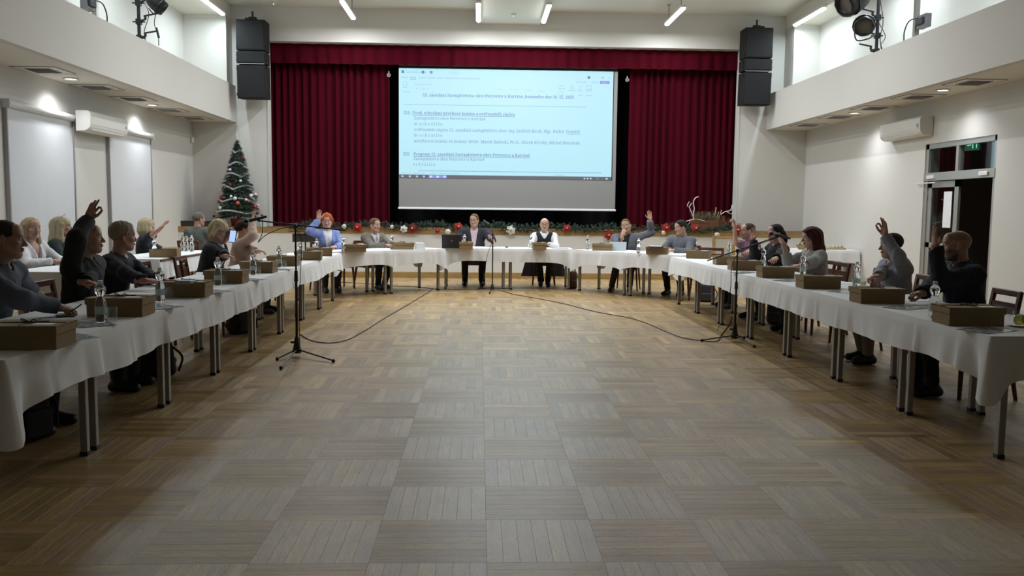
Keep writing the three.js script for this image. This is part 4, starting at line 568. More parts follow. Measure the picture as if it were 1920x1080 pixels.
// ================================================================ MICROPHONE STANDS AND CABLES
function boomStand(bp, H, legs, boom, mic, label, cableSide) {
  const t = thing('microphone_stand', label, 'microphone stand', [bp.x, 0, bp.z]); const rel = (p) => p.clone().sub(V(bp.x, 0, bp.z));
  part('pole', [bar(V(0, .1, 0), V(0, H * .62, 0), .013), bar(V(0, H * .6, 0), V(0, H, 0), .009)], M.blackMetal, t); part('pole_clutch', [bar(V(0, H * .58, 0), V(0, H * .66, 0), .02, .016, 10), bar(V(0, H * .30, 0), V(0, H * .33, 0), .016)], M.blackPlastic, t);
  part('hub', lathe([[.012, .20], [.02, .19], [.03, .12], [.042, .06], [.042, .035], [.02, .03], [0, .03]], 14), M.blackPlastic, t); part('hub_knob', bar(V(-.02, .14, 0), V(-.06, .14, 0), .012), M.blackPlastic, t);
  for (const l of legs) { const e = rel(l); e.y = .02; const lg = part('leg', bar(V(0, .07, 0), e, .008), M.blackMetal, t); part('rubber_foot', ball(.018, e.x, .018, e.z), M.blackPlastic, lg); }
  part('boom_joint', [ball(.025, 0, H, 0), bar(V(0, H, 0), V(.03, H, .04), .012)], M.blackPlastic, t); part('boom_arm', bar(rel(boom[0]), rel(boom[1]), .007), M.blackMetal, t);
  const a = rel(mic[0]), b = rel(mic[1]), d = b.clone().sub(a); const m = part('microphone', [bar(a, a.clone().addScaledVector(d, .72), .012, .018, 12)], M.blackPlastic, t); part('microphone_head', ball(.026, a.x + d.x * .86, a.y + d.y * .86, a.z + d.z * .86, 1, 1, 1, 14), plain(.05, .05, .055, .35, { metalness: .6 }), m); part('clip', [bar(a.clone().addScaledVector(d, .35).add(V(0, -.02, 0)), rel(boom[mic[2]]), .012)], M.blackPlastic, t);
  part('cable', tube(cableSide.map((p) => rel(p)), .004, 60, 5), M.cable, t, 'thin microphone cable'); return t;
}
{
  const b = onY(557, 668), z = b.z, P = (x, y, d = 0) => onZ(x, y, z + d);
  boomStand(b, P(557, 424).y, [onY(520, 676), onY(527, 693), onY(625, 680)], [P(486, 414, -.05), P(648, 432, .08)], [P(500, 406, -.06), P(455, 417, -.09), 0], 'black boom microphone stand before the blind-side table row', [P(492, 412, -.05), P(491, 440, 0), P(483, 455, -.05), P(500, 440, 0), P(545, 426, .02), P(562, 440, .03), P(563, 520, .02), P(561, 600, .02), onY(563, 655, .03)]);
  const c = onY(1377, 640), zc = c.z, Q = (x, y, d = 0) => onZ(x, y, zc + d);
  boomStand(c, Q(1378, 470).y, [onY(1316, 641), onY(1414, 652), onY(1395, 636)], [Q(1466, 441, -.05), Q(1326, 489, .05)], [Q(1482, 447, -.06), Q(1440, 437, -.05), 0], 'black boom microphone stand before the door-side table row', [Q(1462, 444, -.05), Q(1440, 452, -.03), Q(1400, 466, 0), Q(1382, 478, .02), Q(1372, 500, .04), Q(1370, 540, .06), Q(1362, 580, .05), onY(1345, 620, .02)]);
  const m = onY(923, 541), t = thing('microphone_stand', 'straight black microphone stand in front of the head table', 'microphone stand', [m.x, 0, m.z + .5]), p0 = onY(923, 546), bx0 = V(p0.x, 0, p0.z); t.position.copy(bx0); const H = onZ(923, 437, bx0.z).y;
  part('pole', bar(V(0, .05, 0), V(0, H, 0), .011), M.blackMetal, t); part('hub', lathe([[.012, .14], [.03, .08], [.036, .03], [0, .03]], 12), M.blackPlastic, t); for (const [x, y] of [[918, 551], [959, 544], [898, 543]]) { const e = onY(x, y).sub(bx0); e.y = .02; const l = part('leg', bar(V(0, .06, 0), e, .008), M.blackMetal, t); part('rubber_foot', ball(.016, e.x, .016, e.z), M.blackPlastic, l); }
  part('gooseneck', tube([V(0, H, 0), V(-.02, H + .10, -.06), V(-.08, H + .16, -.2)], .006, 16), M.blackMetal, t); part('microphone', [bar(V(-.06, H + .15, -.17), V(-.14, H + .20, -.30), .014, .018, 10), ball(.024, -.15, H + .205, -.315)], M.blackPlastic, t); part('cable', tube([V(.01, H - .1, .01), V(-.10, H * .6, .03), V(-.14, H * .35, 0), V(-.20, .12, .02), V(-.3, .008, .03)], .004, 40, 5), M.cable, t);
}
function floorCable(pts, mat, label, r = .0055) { const g = tube(pts.map(([x, y]) => onY(x, y, .007)), r, 140, 6); single('floor_cable', g, mat, label, 'cable'); }
floorCable([[562, 626], [580, 637], [600, 642], [622, 643], [645, 639], [680, 622], [720, 597], [765, 571], [806, 546], [812, 541]], M.cable, 'black cable curving over the floor to the left-hand boom stand'.replace('left-hand', 'tree-side'));
floorCable([[936, 543], [960, 551], [1010, 560], [1060, 570], [1120, 585], [1180, 596], [1215, 607], [1250, 622], [1280, 633], [1310, 638], [1340, 640], [1352, 628], [1368, 606], [1372, 592]], M.redCable, 'dark red cable running over the floor to the door-side boom stand');
floorCable([[640, 529], [690, 532], [740, 536], [775, 537], [812, 541], [850, 543], [900, 542], [936, 543]], M.cable, 'black cable lying along the floor before the head table');

// ================================================================ BAGS ON THE FLOOR
function bag(px, py, w, h, d, turn, mat, label, kind = 'backpack') {
  const p = onY(px, py), t = thing(kind, label, 'bag', [p.x, 0, p.z], turn); const g = new RoundedBoxGeometry(w, h, d, 4, Math.min(w, d, h) * .32), q = g.attributes.position; for (let i = 0; i < q.count; i++) { const y = q.getY(i) / h + .5, n = 1 + .10 * (vnoise(q.getX(i) * 9 + 20, q.getY(i) * 9 + q.getZ(i) * 7 + 20, 128, 4) - .5); q.setX(i, q.getX(i) * n * (1 - .18 * y)); q.setZ(i, q.getZ(i) * n * (1 - .22 * y)); } g.computeVertexNormals(); g.translate(0, h / 2, 0); part('bag_body', g, mat, t);
  part('front_pocket', rbx(w * .7, h * .42, .05, 0, h * .28, d / 2 - .01, .02), mat, t); part('handle', tube([V(-.06, h * .97, 0), V(-.04, h * 1.1, 0), V(.04, h * 1.1, 0), V(.06, h * .97, 0)], .009, 16), mat, t); part('strap', tube([V(w * .38, h * .8, 0), V(w * .62, h * .5, .05), V(w * .55, h * .15, .08)], .010, 16), mat, t);
}
const bagBlack = plain(.006, .006, .007, .8), bagBrown = plain(.09, .045, .025, .7), bagGrey = plain(.05, .05, .055, .8);
bag(48, 826, .30, .42, .22, 1.2, bagBlack, 'black backpack under the table of the man in grey-blue shirt'); bag(282, 706, .42, .34, .20, .3, bagBlack, 'wide black briefcase bag under the table behind the man in black', 'briefcase'); bag(452, 625, .30, .32, .18, 1, bagBlack, 'black bag under the table of the man in navy sweater'); bag(437, 592, .34, .30, .18, .9, bagBlack, 'black bag under the table before the empty chairs', 'shoulder_bag');
bag(1452, 607, .22, .34, .22, -.4, bagGrey, 'dark grey bag under the door-side row before the woman in black', 'shoulder_bag'); bag(1482, 605, .24, .28, .2, -.3, bagBrown, 'brown bag under the door-side row next to the dark grey one', 'shoulder_bag'); bag(1073, 541, .18, .34, .14, .2, bagBrown, 'brown leather bag standing beside the head table', 'shoulder_bag'); bag(1326, 566, .26, .30, .14, -.4, bagGrey, 'dark handbag under the corner of the door-side row', 'handbag');

// ================================================================ PEOPLE
// distance fields joined with a smooth minimum, meshed as surface nets
class Field {
  constructor() { this.l = []; this.noise = 0; }
  cap(a, b, ra, rb, k = .02, cut = null) { const d = b.clone().sub(a); this.l.push({ t: 0, a, d, dd: Math.max(d.lengthSq(), 1e-9), ra, rb, k, cut, c: a.clone().add(b).multiplyScalar(.5), R: d.length() / 2 + Math.max(ra, rb) }); return this; }
  ell(c, r, k = .02, q = null) { this.l.push({ t: 1, c, r, k, q: q ? q.clone().invert() : null, R: Math.max(r.x, r.y, r.z) }); return this; }
  sub(c, r, k = .01, q = null) { this.l.push({ t: 2, c, r, k, q: q ? q.clone().invert() : null }); return this; }
  subCap(a, b, ra, rb, k = .01) { const d = b.clone().sub(a); this.l.push({ t: 3, a, d, dd: d.lengthSq(), ra, rb, k }); return this; }
  fn(f) { this.l.push({ t: 4, f }); return this; }   // f(d, x, y, z) -> d
  ev(x, y, z) {
    let D = 1e3;
    for (const o of this.l) {
      if (o.t === 0) {
        const ex = x - o.c.x, ey = y - o.c.y, ez = z - o.c.z, far = Math.sqrt(ex * ex + ey * ey + ez * ez) - o.R; if (far > D + o.k) continue;
        const px = x - o.a.x, py = y - o.a.y, pz = z - o.a.z; let h = (px * o.d.x + py * o.d.y + pz * o.d.z) / o.dd; const hc = h < 0 ? 0 : h > 1 ? 1 : h;
        const qx = px - o.d.x * hc, qy = py - o.d.y * hc, qz = pz - o.d.z * hc; let d = Math.sqrt(qx * qx + qy * qy + qz * qz) - (o.ra + (o.rb - o.ra) * hc);
        if (o.cut !== null) { const e = (h - o.cut) * Math.sqrt(o.dd); if (e > d) d = e; }
        const q = o.k - Math.abs(D - d); D = (D < d ? D : d) - (q > 0 ? q * q / o.k * .25 : 0);
      } else if (o.t <= 2) {
        let px = x - o.c.x, py = y - o.c.y, pz = z - o.c.z; if (o.t === 1 && Math.sqrt(px * px + py * py + pz * pz) - o.R > D + o.k) continue;
        if (o.q) { const { x: a, y: b, z: c, w } = o.q, ix = w * px + b * pz - c * py, iy = w * py + c * px - a * pz, iz = w * pz + a * py - b * px, iw = -a * px - b * py - c * pz; px = ix * w - iw * a - iy * c + iz * b; py = iy * w - iw * b - iz * a + ix * c; pz = iz * w - iw * c - ix * b + iy * a; }
        const u = px / o.r.x, v = py / o.r.y, s = pz / o.r.z, k0 = Math.sqrt(u * u + v * v + s * s), k1 = Math.sqrt(u * u / (o.r.x * o.r.x) + v * v / (o.r.y * o.r.y) + s * s / (o.r.z * o.r.z)), d = k1 < 1e-6 ? -Math.min(o.r.x, o.r.y, o.r.z) : k0 * (k0 - 1) / k1;
        if (o.t === 1) { const q = o.k - Math.abs(D - d); D = (D < d ? D : d) - (q > 0 ? q * q / o.k * .25 : 0); } else { const e = -d, q = o.k - Math.abs(D - e); D = (D > e ? D : e) + (q > 0 ? q * q / o.k * .25 : 0); }
      } else if (o.t === 3) { const px = x - o.a.x, py = y - o.a.y, pz = z - o.a.z; let h = (px * o.d.x + py * o.d.y + pz * o.d.z) / o.dd; h = h < 0 ? 0 : h > 1 ? 1 : h; const qx = px - o.d.x * h, qy = py - o.d.y * h, qz = pz - o.d.z * h, e = -(Math.sqrt(qx * qx + qy * qy + qz * qz) - (o.ra + (o.rb - o.ra) * h)), q = o.k - Math.abs(D - e); D = (D > e ? D : e) + (q > 0 ? q * q / o.k * .25 : 0); }
      else D = o.f(D, x, y, z);
    }
    return D;
  }
}
function nets(F, lo, hi, cell, colour) {
  const n = [0, 1, 2].map((i) => Math.ceil((hi[i] - lo[i]) / cell) + 1), [nx, ny, nz] = n, val = new Float32Array(nx * ny * nz).fill(1), B = 4, lim = B * cell * .9 + .012;
  for (let k = 0; k < nz; k += B) for (let j = 0; j < ny; j += B) for (let i = 0; i < nx; i += B) {
    const c = F.ev(lo[0] + (i + B / 2 - .5) * cell, lo[1] + (j + B / 2 - .5) * cell, lo[2] + (k + B / 2 - .5) * cell);
    for (let kk = k; kk < Math.min(nz, k + B); kk++) for (let jj = j; jj < Math.min(ny, j + B); jj++) for (let ii = i; ii < Math.min(nx, i + B); ii++) val[(kk * ny + jj) * nx + ii] = Math.abs(c) > lim ? c : F.ev(lo[0] + ii * cell, lo[1] + jj * cell, lo[2] + kk * cell);
  }
  const id = new Int32Array(nx * ny * nz).fill(-1), pos = [], idx = [], at = (i, j, k) => (k * ny + j) * nx + i;
  const E = [[0, 1], [0, 2], [0, 4], [1, 3], [1, 5], [2, 3], [2, 6], [3, 7], [4, 5], [4, 6], [5, 7], [6, 7]], g = new Float32Array(8);
  for (let k = 0; k < nz - 1; k++) for (let j = 0; j < ny - 1; j++) for (let i = 0; i < nx - 1; i++) {
    let m = 0; for (let c = 0; c < 8; c++) { g[c] = val[at(i + (c & 1), j + (c >> 1 & 1), k + (c >> 2))]; if (g[c] < 0) m |= 1 << c; } if (m === 0 || m === 255) continue;
    let x = 0, y = 0, z = 0, w = 0; for (const [a, b] of E) if ((g[a] < 0) !== (g[b] < 0)) { const t = g[a] / (g[a] - g[b]); x += (a & 1) + ((b & 1) - (a & 1)) * t; y += (a >> 1 & 1) + ((b >> 1 & 1) - (a >> 1 & 1)) * t; z += (a >> 2) + ((b >> 2) - (a >> 2)) * t; w++; }
    id[at(i, j, k)] = pos.length / 3; pos.push(lo[0] + (i + x / w) * cell, lo[1] + (j + y / w) * cell, lo[2] + (k + z / w) * cell);
  }
  for (let k = 1; k < nz - 1; k++) for (let j = 1; j < ny - 1; j++) for (let i = 1; i < nx - 1; i++) {
    const s = val[at(i, j, k)] < 0;
    if (s !== val[at(i + 1, j, k)] < 0) { const a = id[at(i, j - 1, k - 1)], b = id[at(i, j, k - 1)], c = id[at(i, j, k)], d = id[at(i, j - 1, k)]; if (a >= 0 && b >= 0 && c >= 0 && d >= 0) s ? idx.push(a, b, c, a, c, d) : idx.push(a, c, b, a, d, c); }
    if (s !== val[at(i, j + 1, k)] < 0) { const a = id[at(i - 1, j, k - 1)], b = id[at(i, j, k - 1)], c = id[at(i, j, k)], d = id[at(i - 1, j, k)]; if (a >= 0 && b >= 0 && c >= 0 && d >= 0) s ? idx.push(a, c, b, a, d, c) : idx.push(a, b, c, a, c, d); }
    if (s !== val[at(i, j, k + 1)] < 0) { const a = id[at(i - 1, j - 1, k)], b = id[at(i, j - 1, k)], c = id[at(i, j, k)], d = id[at(i - 1, j, k)]; if (a >= 0 && b >= 0 && c >= 0 && d >= 0) s ? idx.push(a, b, c, a, c, d) : idx.push(a, c, b, a, d, c); }
  }
  const N = pos.length / 3, nor = new Float32Array(N * 3), P = new Float32Array(pos), e = cell * .4, uv = new Float32Array(N * 2);
  for (let v = 0; v < N; v++) {
    let x = P[v * 3], y = P[v * 3 + 1], z = P[v * 3 + 2]; const d = F.ev(x, y, z); let gx = F.ev(x + e, y, z) - d, gy = F.ev(x, y + e, z) - d, gz = F.ev(x, y, z + e) - d; const L = Math.hypot(gx, gy, gz) || 1; gx /= L; gy /= L; gz /= L;
    const st = Math.max(-cell * .5, Math.min(cell * .5, d)); P[v * 3] = x - gx * st; P[v * 3 + 1] = y - gy * st; P[v * 3 + 2] = z - gz * st; nor[v * 3] = gx; nor[v * 3 + 1] = gy; nor[v * 3 + 2] = gz; uv[v * 2] = (x + z * .7) * 2; uv[v * 2 + 1] = y * 2;
  }
  const G = new THREE.BufferGeometry(); G.setAttribute('position', new THREE.BufferAttribute(P, 3)); G.setAttribute('normal', new THREE.BufferAttribute(nor, 3)); G.setAttribute('uv', new THREE.BufferAttribute(uv, 2)); G.setIndex(idx);
  if (colour) paint(G, colour); return G;
}
function paint(G, f) { const P = G.attributes.position, c = new Float32Array(P.count * 3); for (let i = 0; i < P.count; i++) { const q = f(P.getX(i), P.getY(i), P.getZ(i)); c[i * 3] = q[0]; c[i * 3 + 1] = q[1]; c[i * 3 + 2] = q[2]; } G.setAttribute('color', new THREE.BufferAttribute(c, 3)); return G; }
const n3 = (x, y, z, s = 0) => { const f = (a, b, q) => vnoise(a + 50, b + 50, 997, q); return (f(x, y, s) + f(y + 13, z, s + 1) + f(z + 7, x, s + 2)) / 3 - .5; };

// ---- heads (own axes: centre of the head at 0, face to +z)
function headField(fem) {
  const w = fem ? .94 : 1, F = new Field();
  F.ell(V(0, .036, -.014), V(.077 * w, .084, .098), .02); F.cap(V(0, -.02, .032), V(0, -.082, .052), .063 * w, (fem ? .033 : .039) * w, .035); F.ell(V(0, -.05, -.01), V(.058 * w, .06, .06), .03);
  for (const s of [-1, 1]) { F.ell(V(s * .042 * w, -.018, .058), V(.026, .022, .026), .02); F.cap(V(s * .055 * w, -.05, .0), V(s * .03, -.088, .045), .022, .022, .03); }
  F.ell(V(0, -.096, .066), V(.024, .017, .018), .02); F.cap(V(-.036, .030, .079), V(.036, .030, .079), .011, .011, .016); F.ell(V(0, .06, .06), V(.055 * w, .04, .03), .03);
  for (const s of [-1, 1]) { F.sub(V(s * .031, .008, .106), V(.017, .013, .020), .014); F.ell(V(s * .031, .008, .078), V(.015, .012, .012), .004); }
  F.cap(V(0, .018, .086), V(0, -.026, .110), .008, .0125, .012); for (const s of [-1, 1]) F.ell(V(s * .012, -.030, .098), V(.009, .008, .011), .007);
  F.ell(V(0, -.0525, .094), V(.021, .0055, .010), .006); F.ell(V(0, -.064, .093), V(.018, .006, .010), .006); F.sub(V(0, -.0582, .106), V(.022, .0016, .010), .003);
  for (const s of [-1, 1]) { const q = new THREE.Quaternion().setFromEuler(new THREE.Euler(.2, s * -.45, s * .08)); F.ell(V(s * .082 * w, -.002, -.012), V(.007, .031, .019), .006, q); F.ell(V(s * .080 * w, -.028, -.004), V(.006, .010, .008), .006); F.sub(V(s * .091 * w, .002, -.008), V(.006, .017, .010), .004, q); }
  F.cap(V(0, -.06, -.02), V(0, -.19, -.045), .056 * w, .060 * w, .03);
  return F;
}
const HEADS = [false, true].map((f) => nets(headField(f), [-.11, -.185, -.135], [.11, .135, .135], .0048));
function headColours(G, skin, o) {
  const g = G.clone(), brow = o.brow || [.06, .04, .03], N = (x, y, z) => 1 + .10 * n3(x * 40, y * 40, z * 40, 3);
  return paint(g, (x, y, z) => {
    const k = N(x, y, z); let c = [skin[0] * k, skin[1] * k, skin[2] * k]; const mix = (b, t) => { c = c.map((v, i) => v + (b[i] - v) * t); };
    const ax = Math.abs(x); if (z > .07 && ax < .022 && y > -.070 && y < -.046) mix([skin[0] * .72, skin[1] * .42, skin[2] * .42], .75 * (1 - ax / .024));
    if (z > .055 && ax > .012 && ax < .050 && Math.abs(y - .0285 - .006 * Math.sin((ax - .012) * 80)) < .0052) mix(brow, .75);
    if (o.beard && ((z > .0 && y < -.03 && (y < -.075 || ax > .028)) || (z > .07 && y > -.047 && y < -.036 && ax < .03))) mix(o.beardColor || brow, o.beard);
    if (o.scalp && y > .045 && z < .065 && y > .02 + z * .6) mix(o.scalp, .55);
    if (ax > .075 && y > -.04 && y < .04) mix([skin[0] * 1.05, skin[1] * .72, skin[2] * .66], .4); return c;
  });
}
// ---- hands (own axes: wrist at 0, fingers to +y, palm to +z; thumb on +x for the right hand)
const handCache = new Map();
function hand(side, pose) {
  const key = side + pose; if (handCache.has(key)) return handCache.get(key);
  const P = { open: [[.10, .06, .06, .10], .055, .75], relaxed: [[.50, .55, .62, .70], .02, .35], fist: [[1.45, 1.5, 1.5, 1.5], 0, -.25], pen: [[.95, 1.05, 1.25, 1.35], 0, .0], pinch: [[.95, .18, .22, .30], .05, -.05], point: [[.12, .9, 1.1, 1.2], .02, .3], spread: [[.18, .22, .28, .35], .11, 1.0], grip: [[.85, .9, .95, 1.0], .01, .3] }[pose], F = new Field(), s = side;
  F.ell(V(0, .046, 0), V(.040, .050, .015), .01); F.cap(V(s * -.006, .015, 0), V(0, -.045, 0), .026, .027, .02); F.ell(V(s * .024, .032, .009), V(.017, .028, .014), .012); F.ell(V(s * -.024, .03, .007), V(.014, .026, .012), .012);
  const base = [.030, .0105, -.0100, -.029], len = [.070, .078, .073, .057], y0 = [.086, .092, .088, .080];
  for (let f = 0; f < 4; f++) {
    let p = V(s * base[f], y0[f] - .012, 0), a = P[0][f] * .5; const sp = s * (1.5 - f) * P[1], seg = [.46, .30, .24], r = [.0093, .0086, .0078, .0066], sc = f === 3 ? .86 : 1;
    for (let k = 0; k < 3; k++) { const d = V(Math.sin(sp) * Math.cos(a), Math.cos(sp) * Math.cos(a), Math.sin(a)), q = p.clone().addScaledVector(d, len[f] * seg[k] + (k === 0 ? .012 : 0)); F.cap(p, q, r[k] * sc, r[k + 1] * sc, k === 0 ? .008 : .0035); p = q; a += P[0][f] * [.95, .75, .6][k]; }
  }
  { const t = P[2], p0 = V(s * .022, .022, .008), p1 = p0.clone().add(V(s * (.016 + .018 * Math.max(t, 0)), .030, .010 + .012 * (1 - t))), d1 = V(s * (.25 + .55 * t), .8, .25 * (1 - t)).normalize(), p2 = p1.clone().addScaledVector(d1, .030), d2 = d1.clone().add(V(s * -.25 * (1 - t), .1, .25 * (1 - t))).normalize(), p3 = p2.clone().addScaledVector(d2, .024); F.cap(p0, p1, .0125, .0115, .01); F.cap(p1, p2, .0105, .0098, .004); F.cap(p2, p3, .0098, .0078, .004); }
  const G = nets(F, [-.085, -.075, -.035], [.085, .185, .085], .0042); handCache.set(key, G); return G;
}
// ---- hair in head axes
const hairCache = new Map();
function hair(style) {
  if (hairCache.has(style)) return hairCache.get(style);
  const F = new Field(); let lo = [-.13, -.16, -.16], hi = [.13, .16, .13], cell = .0055; const wob = (f, a) => F.fn((d, x, y, z) => d + a * n3(x * f, y * f * .35, z * f, 9));
  const face = (hy, hz, slope, lowY, backY) => F.fn((d, x, y, z) => { const fr = (z - hz) * .8 + (hy - y) * slope, lw = Math.max(lowY - y, -1), bk = backY - y, side = z > -.01 ? lw : Math.max(bk, lw - (-.01 - z) * 2.2); return Math.max(d, fr, side); });
  if (style === 'short' || style === 'crop' || style === 'thick') { const t = { crop: .004, short: .012, thick: .022 }[style]; F.ell(V(0, .040 + t * .5, -.017), V(.0795 + t * .42, .083 + t * .75, .0985 + t * .55), .02); if (style !== 'crop') F.ell(V(.012, .098, .035), V(.060, .020 + t * .6, .045), .02); face(.066, .064, .55, -.005, -.062); F.sub(V(0, -.002, -.01), V(.30, .040, .016), .012); wob(90, style === 'crop' ? .003 : style === 'thick' ? .016 : .011); }
  else if (style === 'fringe') { F.ell(V(0, .030, -.022), V(.084, .080, .102), .02); F.fn((d, x, y, z) => Math.max(d, y - .055 + z * .5, z - .012, (z > -.02 ? -.02 : -.06) - y)); F.sub(V(0, -.002, -.01), V(.30, .038, .016), .012); wob(80, .006); }
  else if (style === 'bob' || style === 'long' || style === 'longdark') {
    const L = style === 'bob' ? -.12 : -.27; lo = [-.16, L - .08, -.19]; F.ell(V(0, .046, -.020), V(.092, .092, .112), .02); for (const s of [-1, 1]) { F.cap(V(s * .074, .03, -.01), V(s * .080, L * .55, -.02), .030, .034, .03); F.cap(V(s * .080, L * .55, -.02), V(s * .070, L, -.035), .034, .026, .03); } F.cap(V(0, .02, -.08), V(0, L * .6, -.085), .07, .07, .05); F.cap(V(0, L * .6, -.085), V(0, L, -.08), .072, .05, .05); for (const s of [-1, 1]) F.cap(V(s * .04, -.02, -.075), V(s * .045, L, -.07), .05, .045, .05);
    F.sub(V(0, -.03, .09), V(.062, .115, .085), .02); F.sub(V(0, -.13, .03), V(.066, .10, .066), .02); wob(46, .014); if (style === 'longdark') F.ell(V(0, .085, .055), V(.06, .025, .035), .02);
  } else if (style === 'wavy') { lo = [-.15, -.17, -.17]; F.ell(V(0, .052, -.018), V(.098, .096, .114), .02); for (const s of [-1, 1]) F.cap(V(s * .078, .02, -.02), V(s * .07, -.05, -.05), .032, .03, .03); F.cap(V(0, .0, -.085), V(0, -.075, -.075), .065, .055, .04); F.sub(V(0, -.03, .10), V(.066, .098, .085), .02); F.sub(V(0, -.002, .03), V(.30, .040, .03), .012); wob(36, .026); }
  else if (style === 'ponytail') { lo = [-.14, -.26, -.22]; F.ell(V(0, .044, -.020), V(.086, .088, .106), .02); face(.058, .056, .6, -.03, -.08); F.cap(V(0, .01, -.115), V(0, -.08, -.15), .035, .04, .02); F.cap(V(0, -.08, -.15), V(.01, -.23, -.13), .04, .02, .02); wob(60, .008); }
  const G = nets(F, lo, hi, cell); hairCache.set(style, G); return G;
}
const hairMat = new Map();
const skinMat = phy({ color: 0xffffff, vertexColors: true, roughness: .52, sheen: .15, sheenColor: lin(.5, .3, .25), sheenRoughness: .6 });
const hairMaterial = phy({ color: 0xffffff, vertexColors: true, roughness: .7, specularIntensity: .35 });
const fabricMats = new Map();
function fabric(c, rough = .9) { const k = c.join() + rough; if (!fabricMats.has(k)) fabricMats.set(k, std({ color: lin(...c), roughness: rough, bumpMap: T_weave, bumpScale: .0004, side: THREE.DoubleSide })); return fabricMats.get(k); }
const eyeGeo = (() => { const g = new THREE.SphereGeometry(.0128, 18, 14); g.rotateX(Math.PI / 2); return paint(g, (x, y, z) => z > .0122 ? [.005, .005, .005] : z > .0107 ? [.05, .045, .03] : [.62, .60, .57]); })();
const eyeMat = std({ color: 0xffffff, vertexColors: true, roughness: .15 });
const glassesGeo = (() => { const g = []; for (const s of [-1, 1]) { const r = new THREE.TorusGeometry(.021, .0016, 6, 22); r.scale(1.15, .82, 1); r.translate(s * .032, .008, .103); g.push(r); g.push(bar(V(s * .055, .012, .100), V(s * .078, .012, .02), .0016, .0016, 5)); g.push(bar(V(s * .078, .012, .02), V(s * .080, -.002, -.02), .0016, .0016, 5)); } g.push(bar(V(-.010, .010, .106), V(.010, .010, .106), .0016, .0016, 5)); return join(g); })();

function ik(S, W, a, b, pole) { const d = W.clone().sub(S); let L = d.length(); const max = (a + b) * .998; const w = L > max ? S.clone().addScaledVector(d, max / L) : W.clone(); L = Math.min(L, max); d.normalize(); const x = (a * a - b * b + L * L) / (2 * L), h = Math.sqrt(Math.max(0, a * a - x * x)), p = pole.clone().sub(S); p.addScaledVector(d, -p.dot(d)).normalize(); return [S.clone().addScaledVector(d, x).addScaledVector(p, h), w]; }

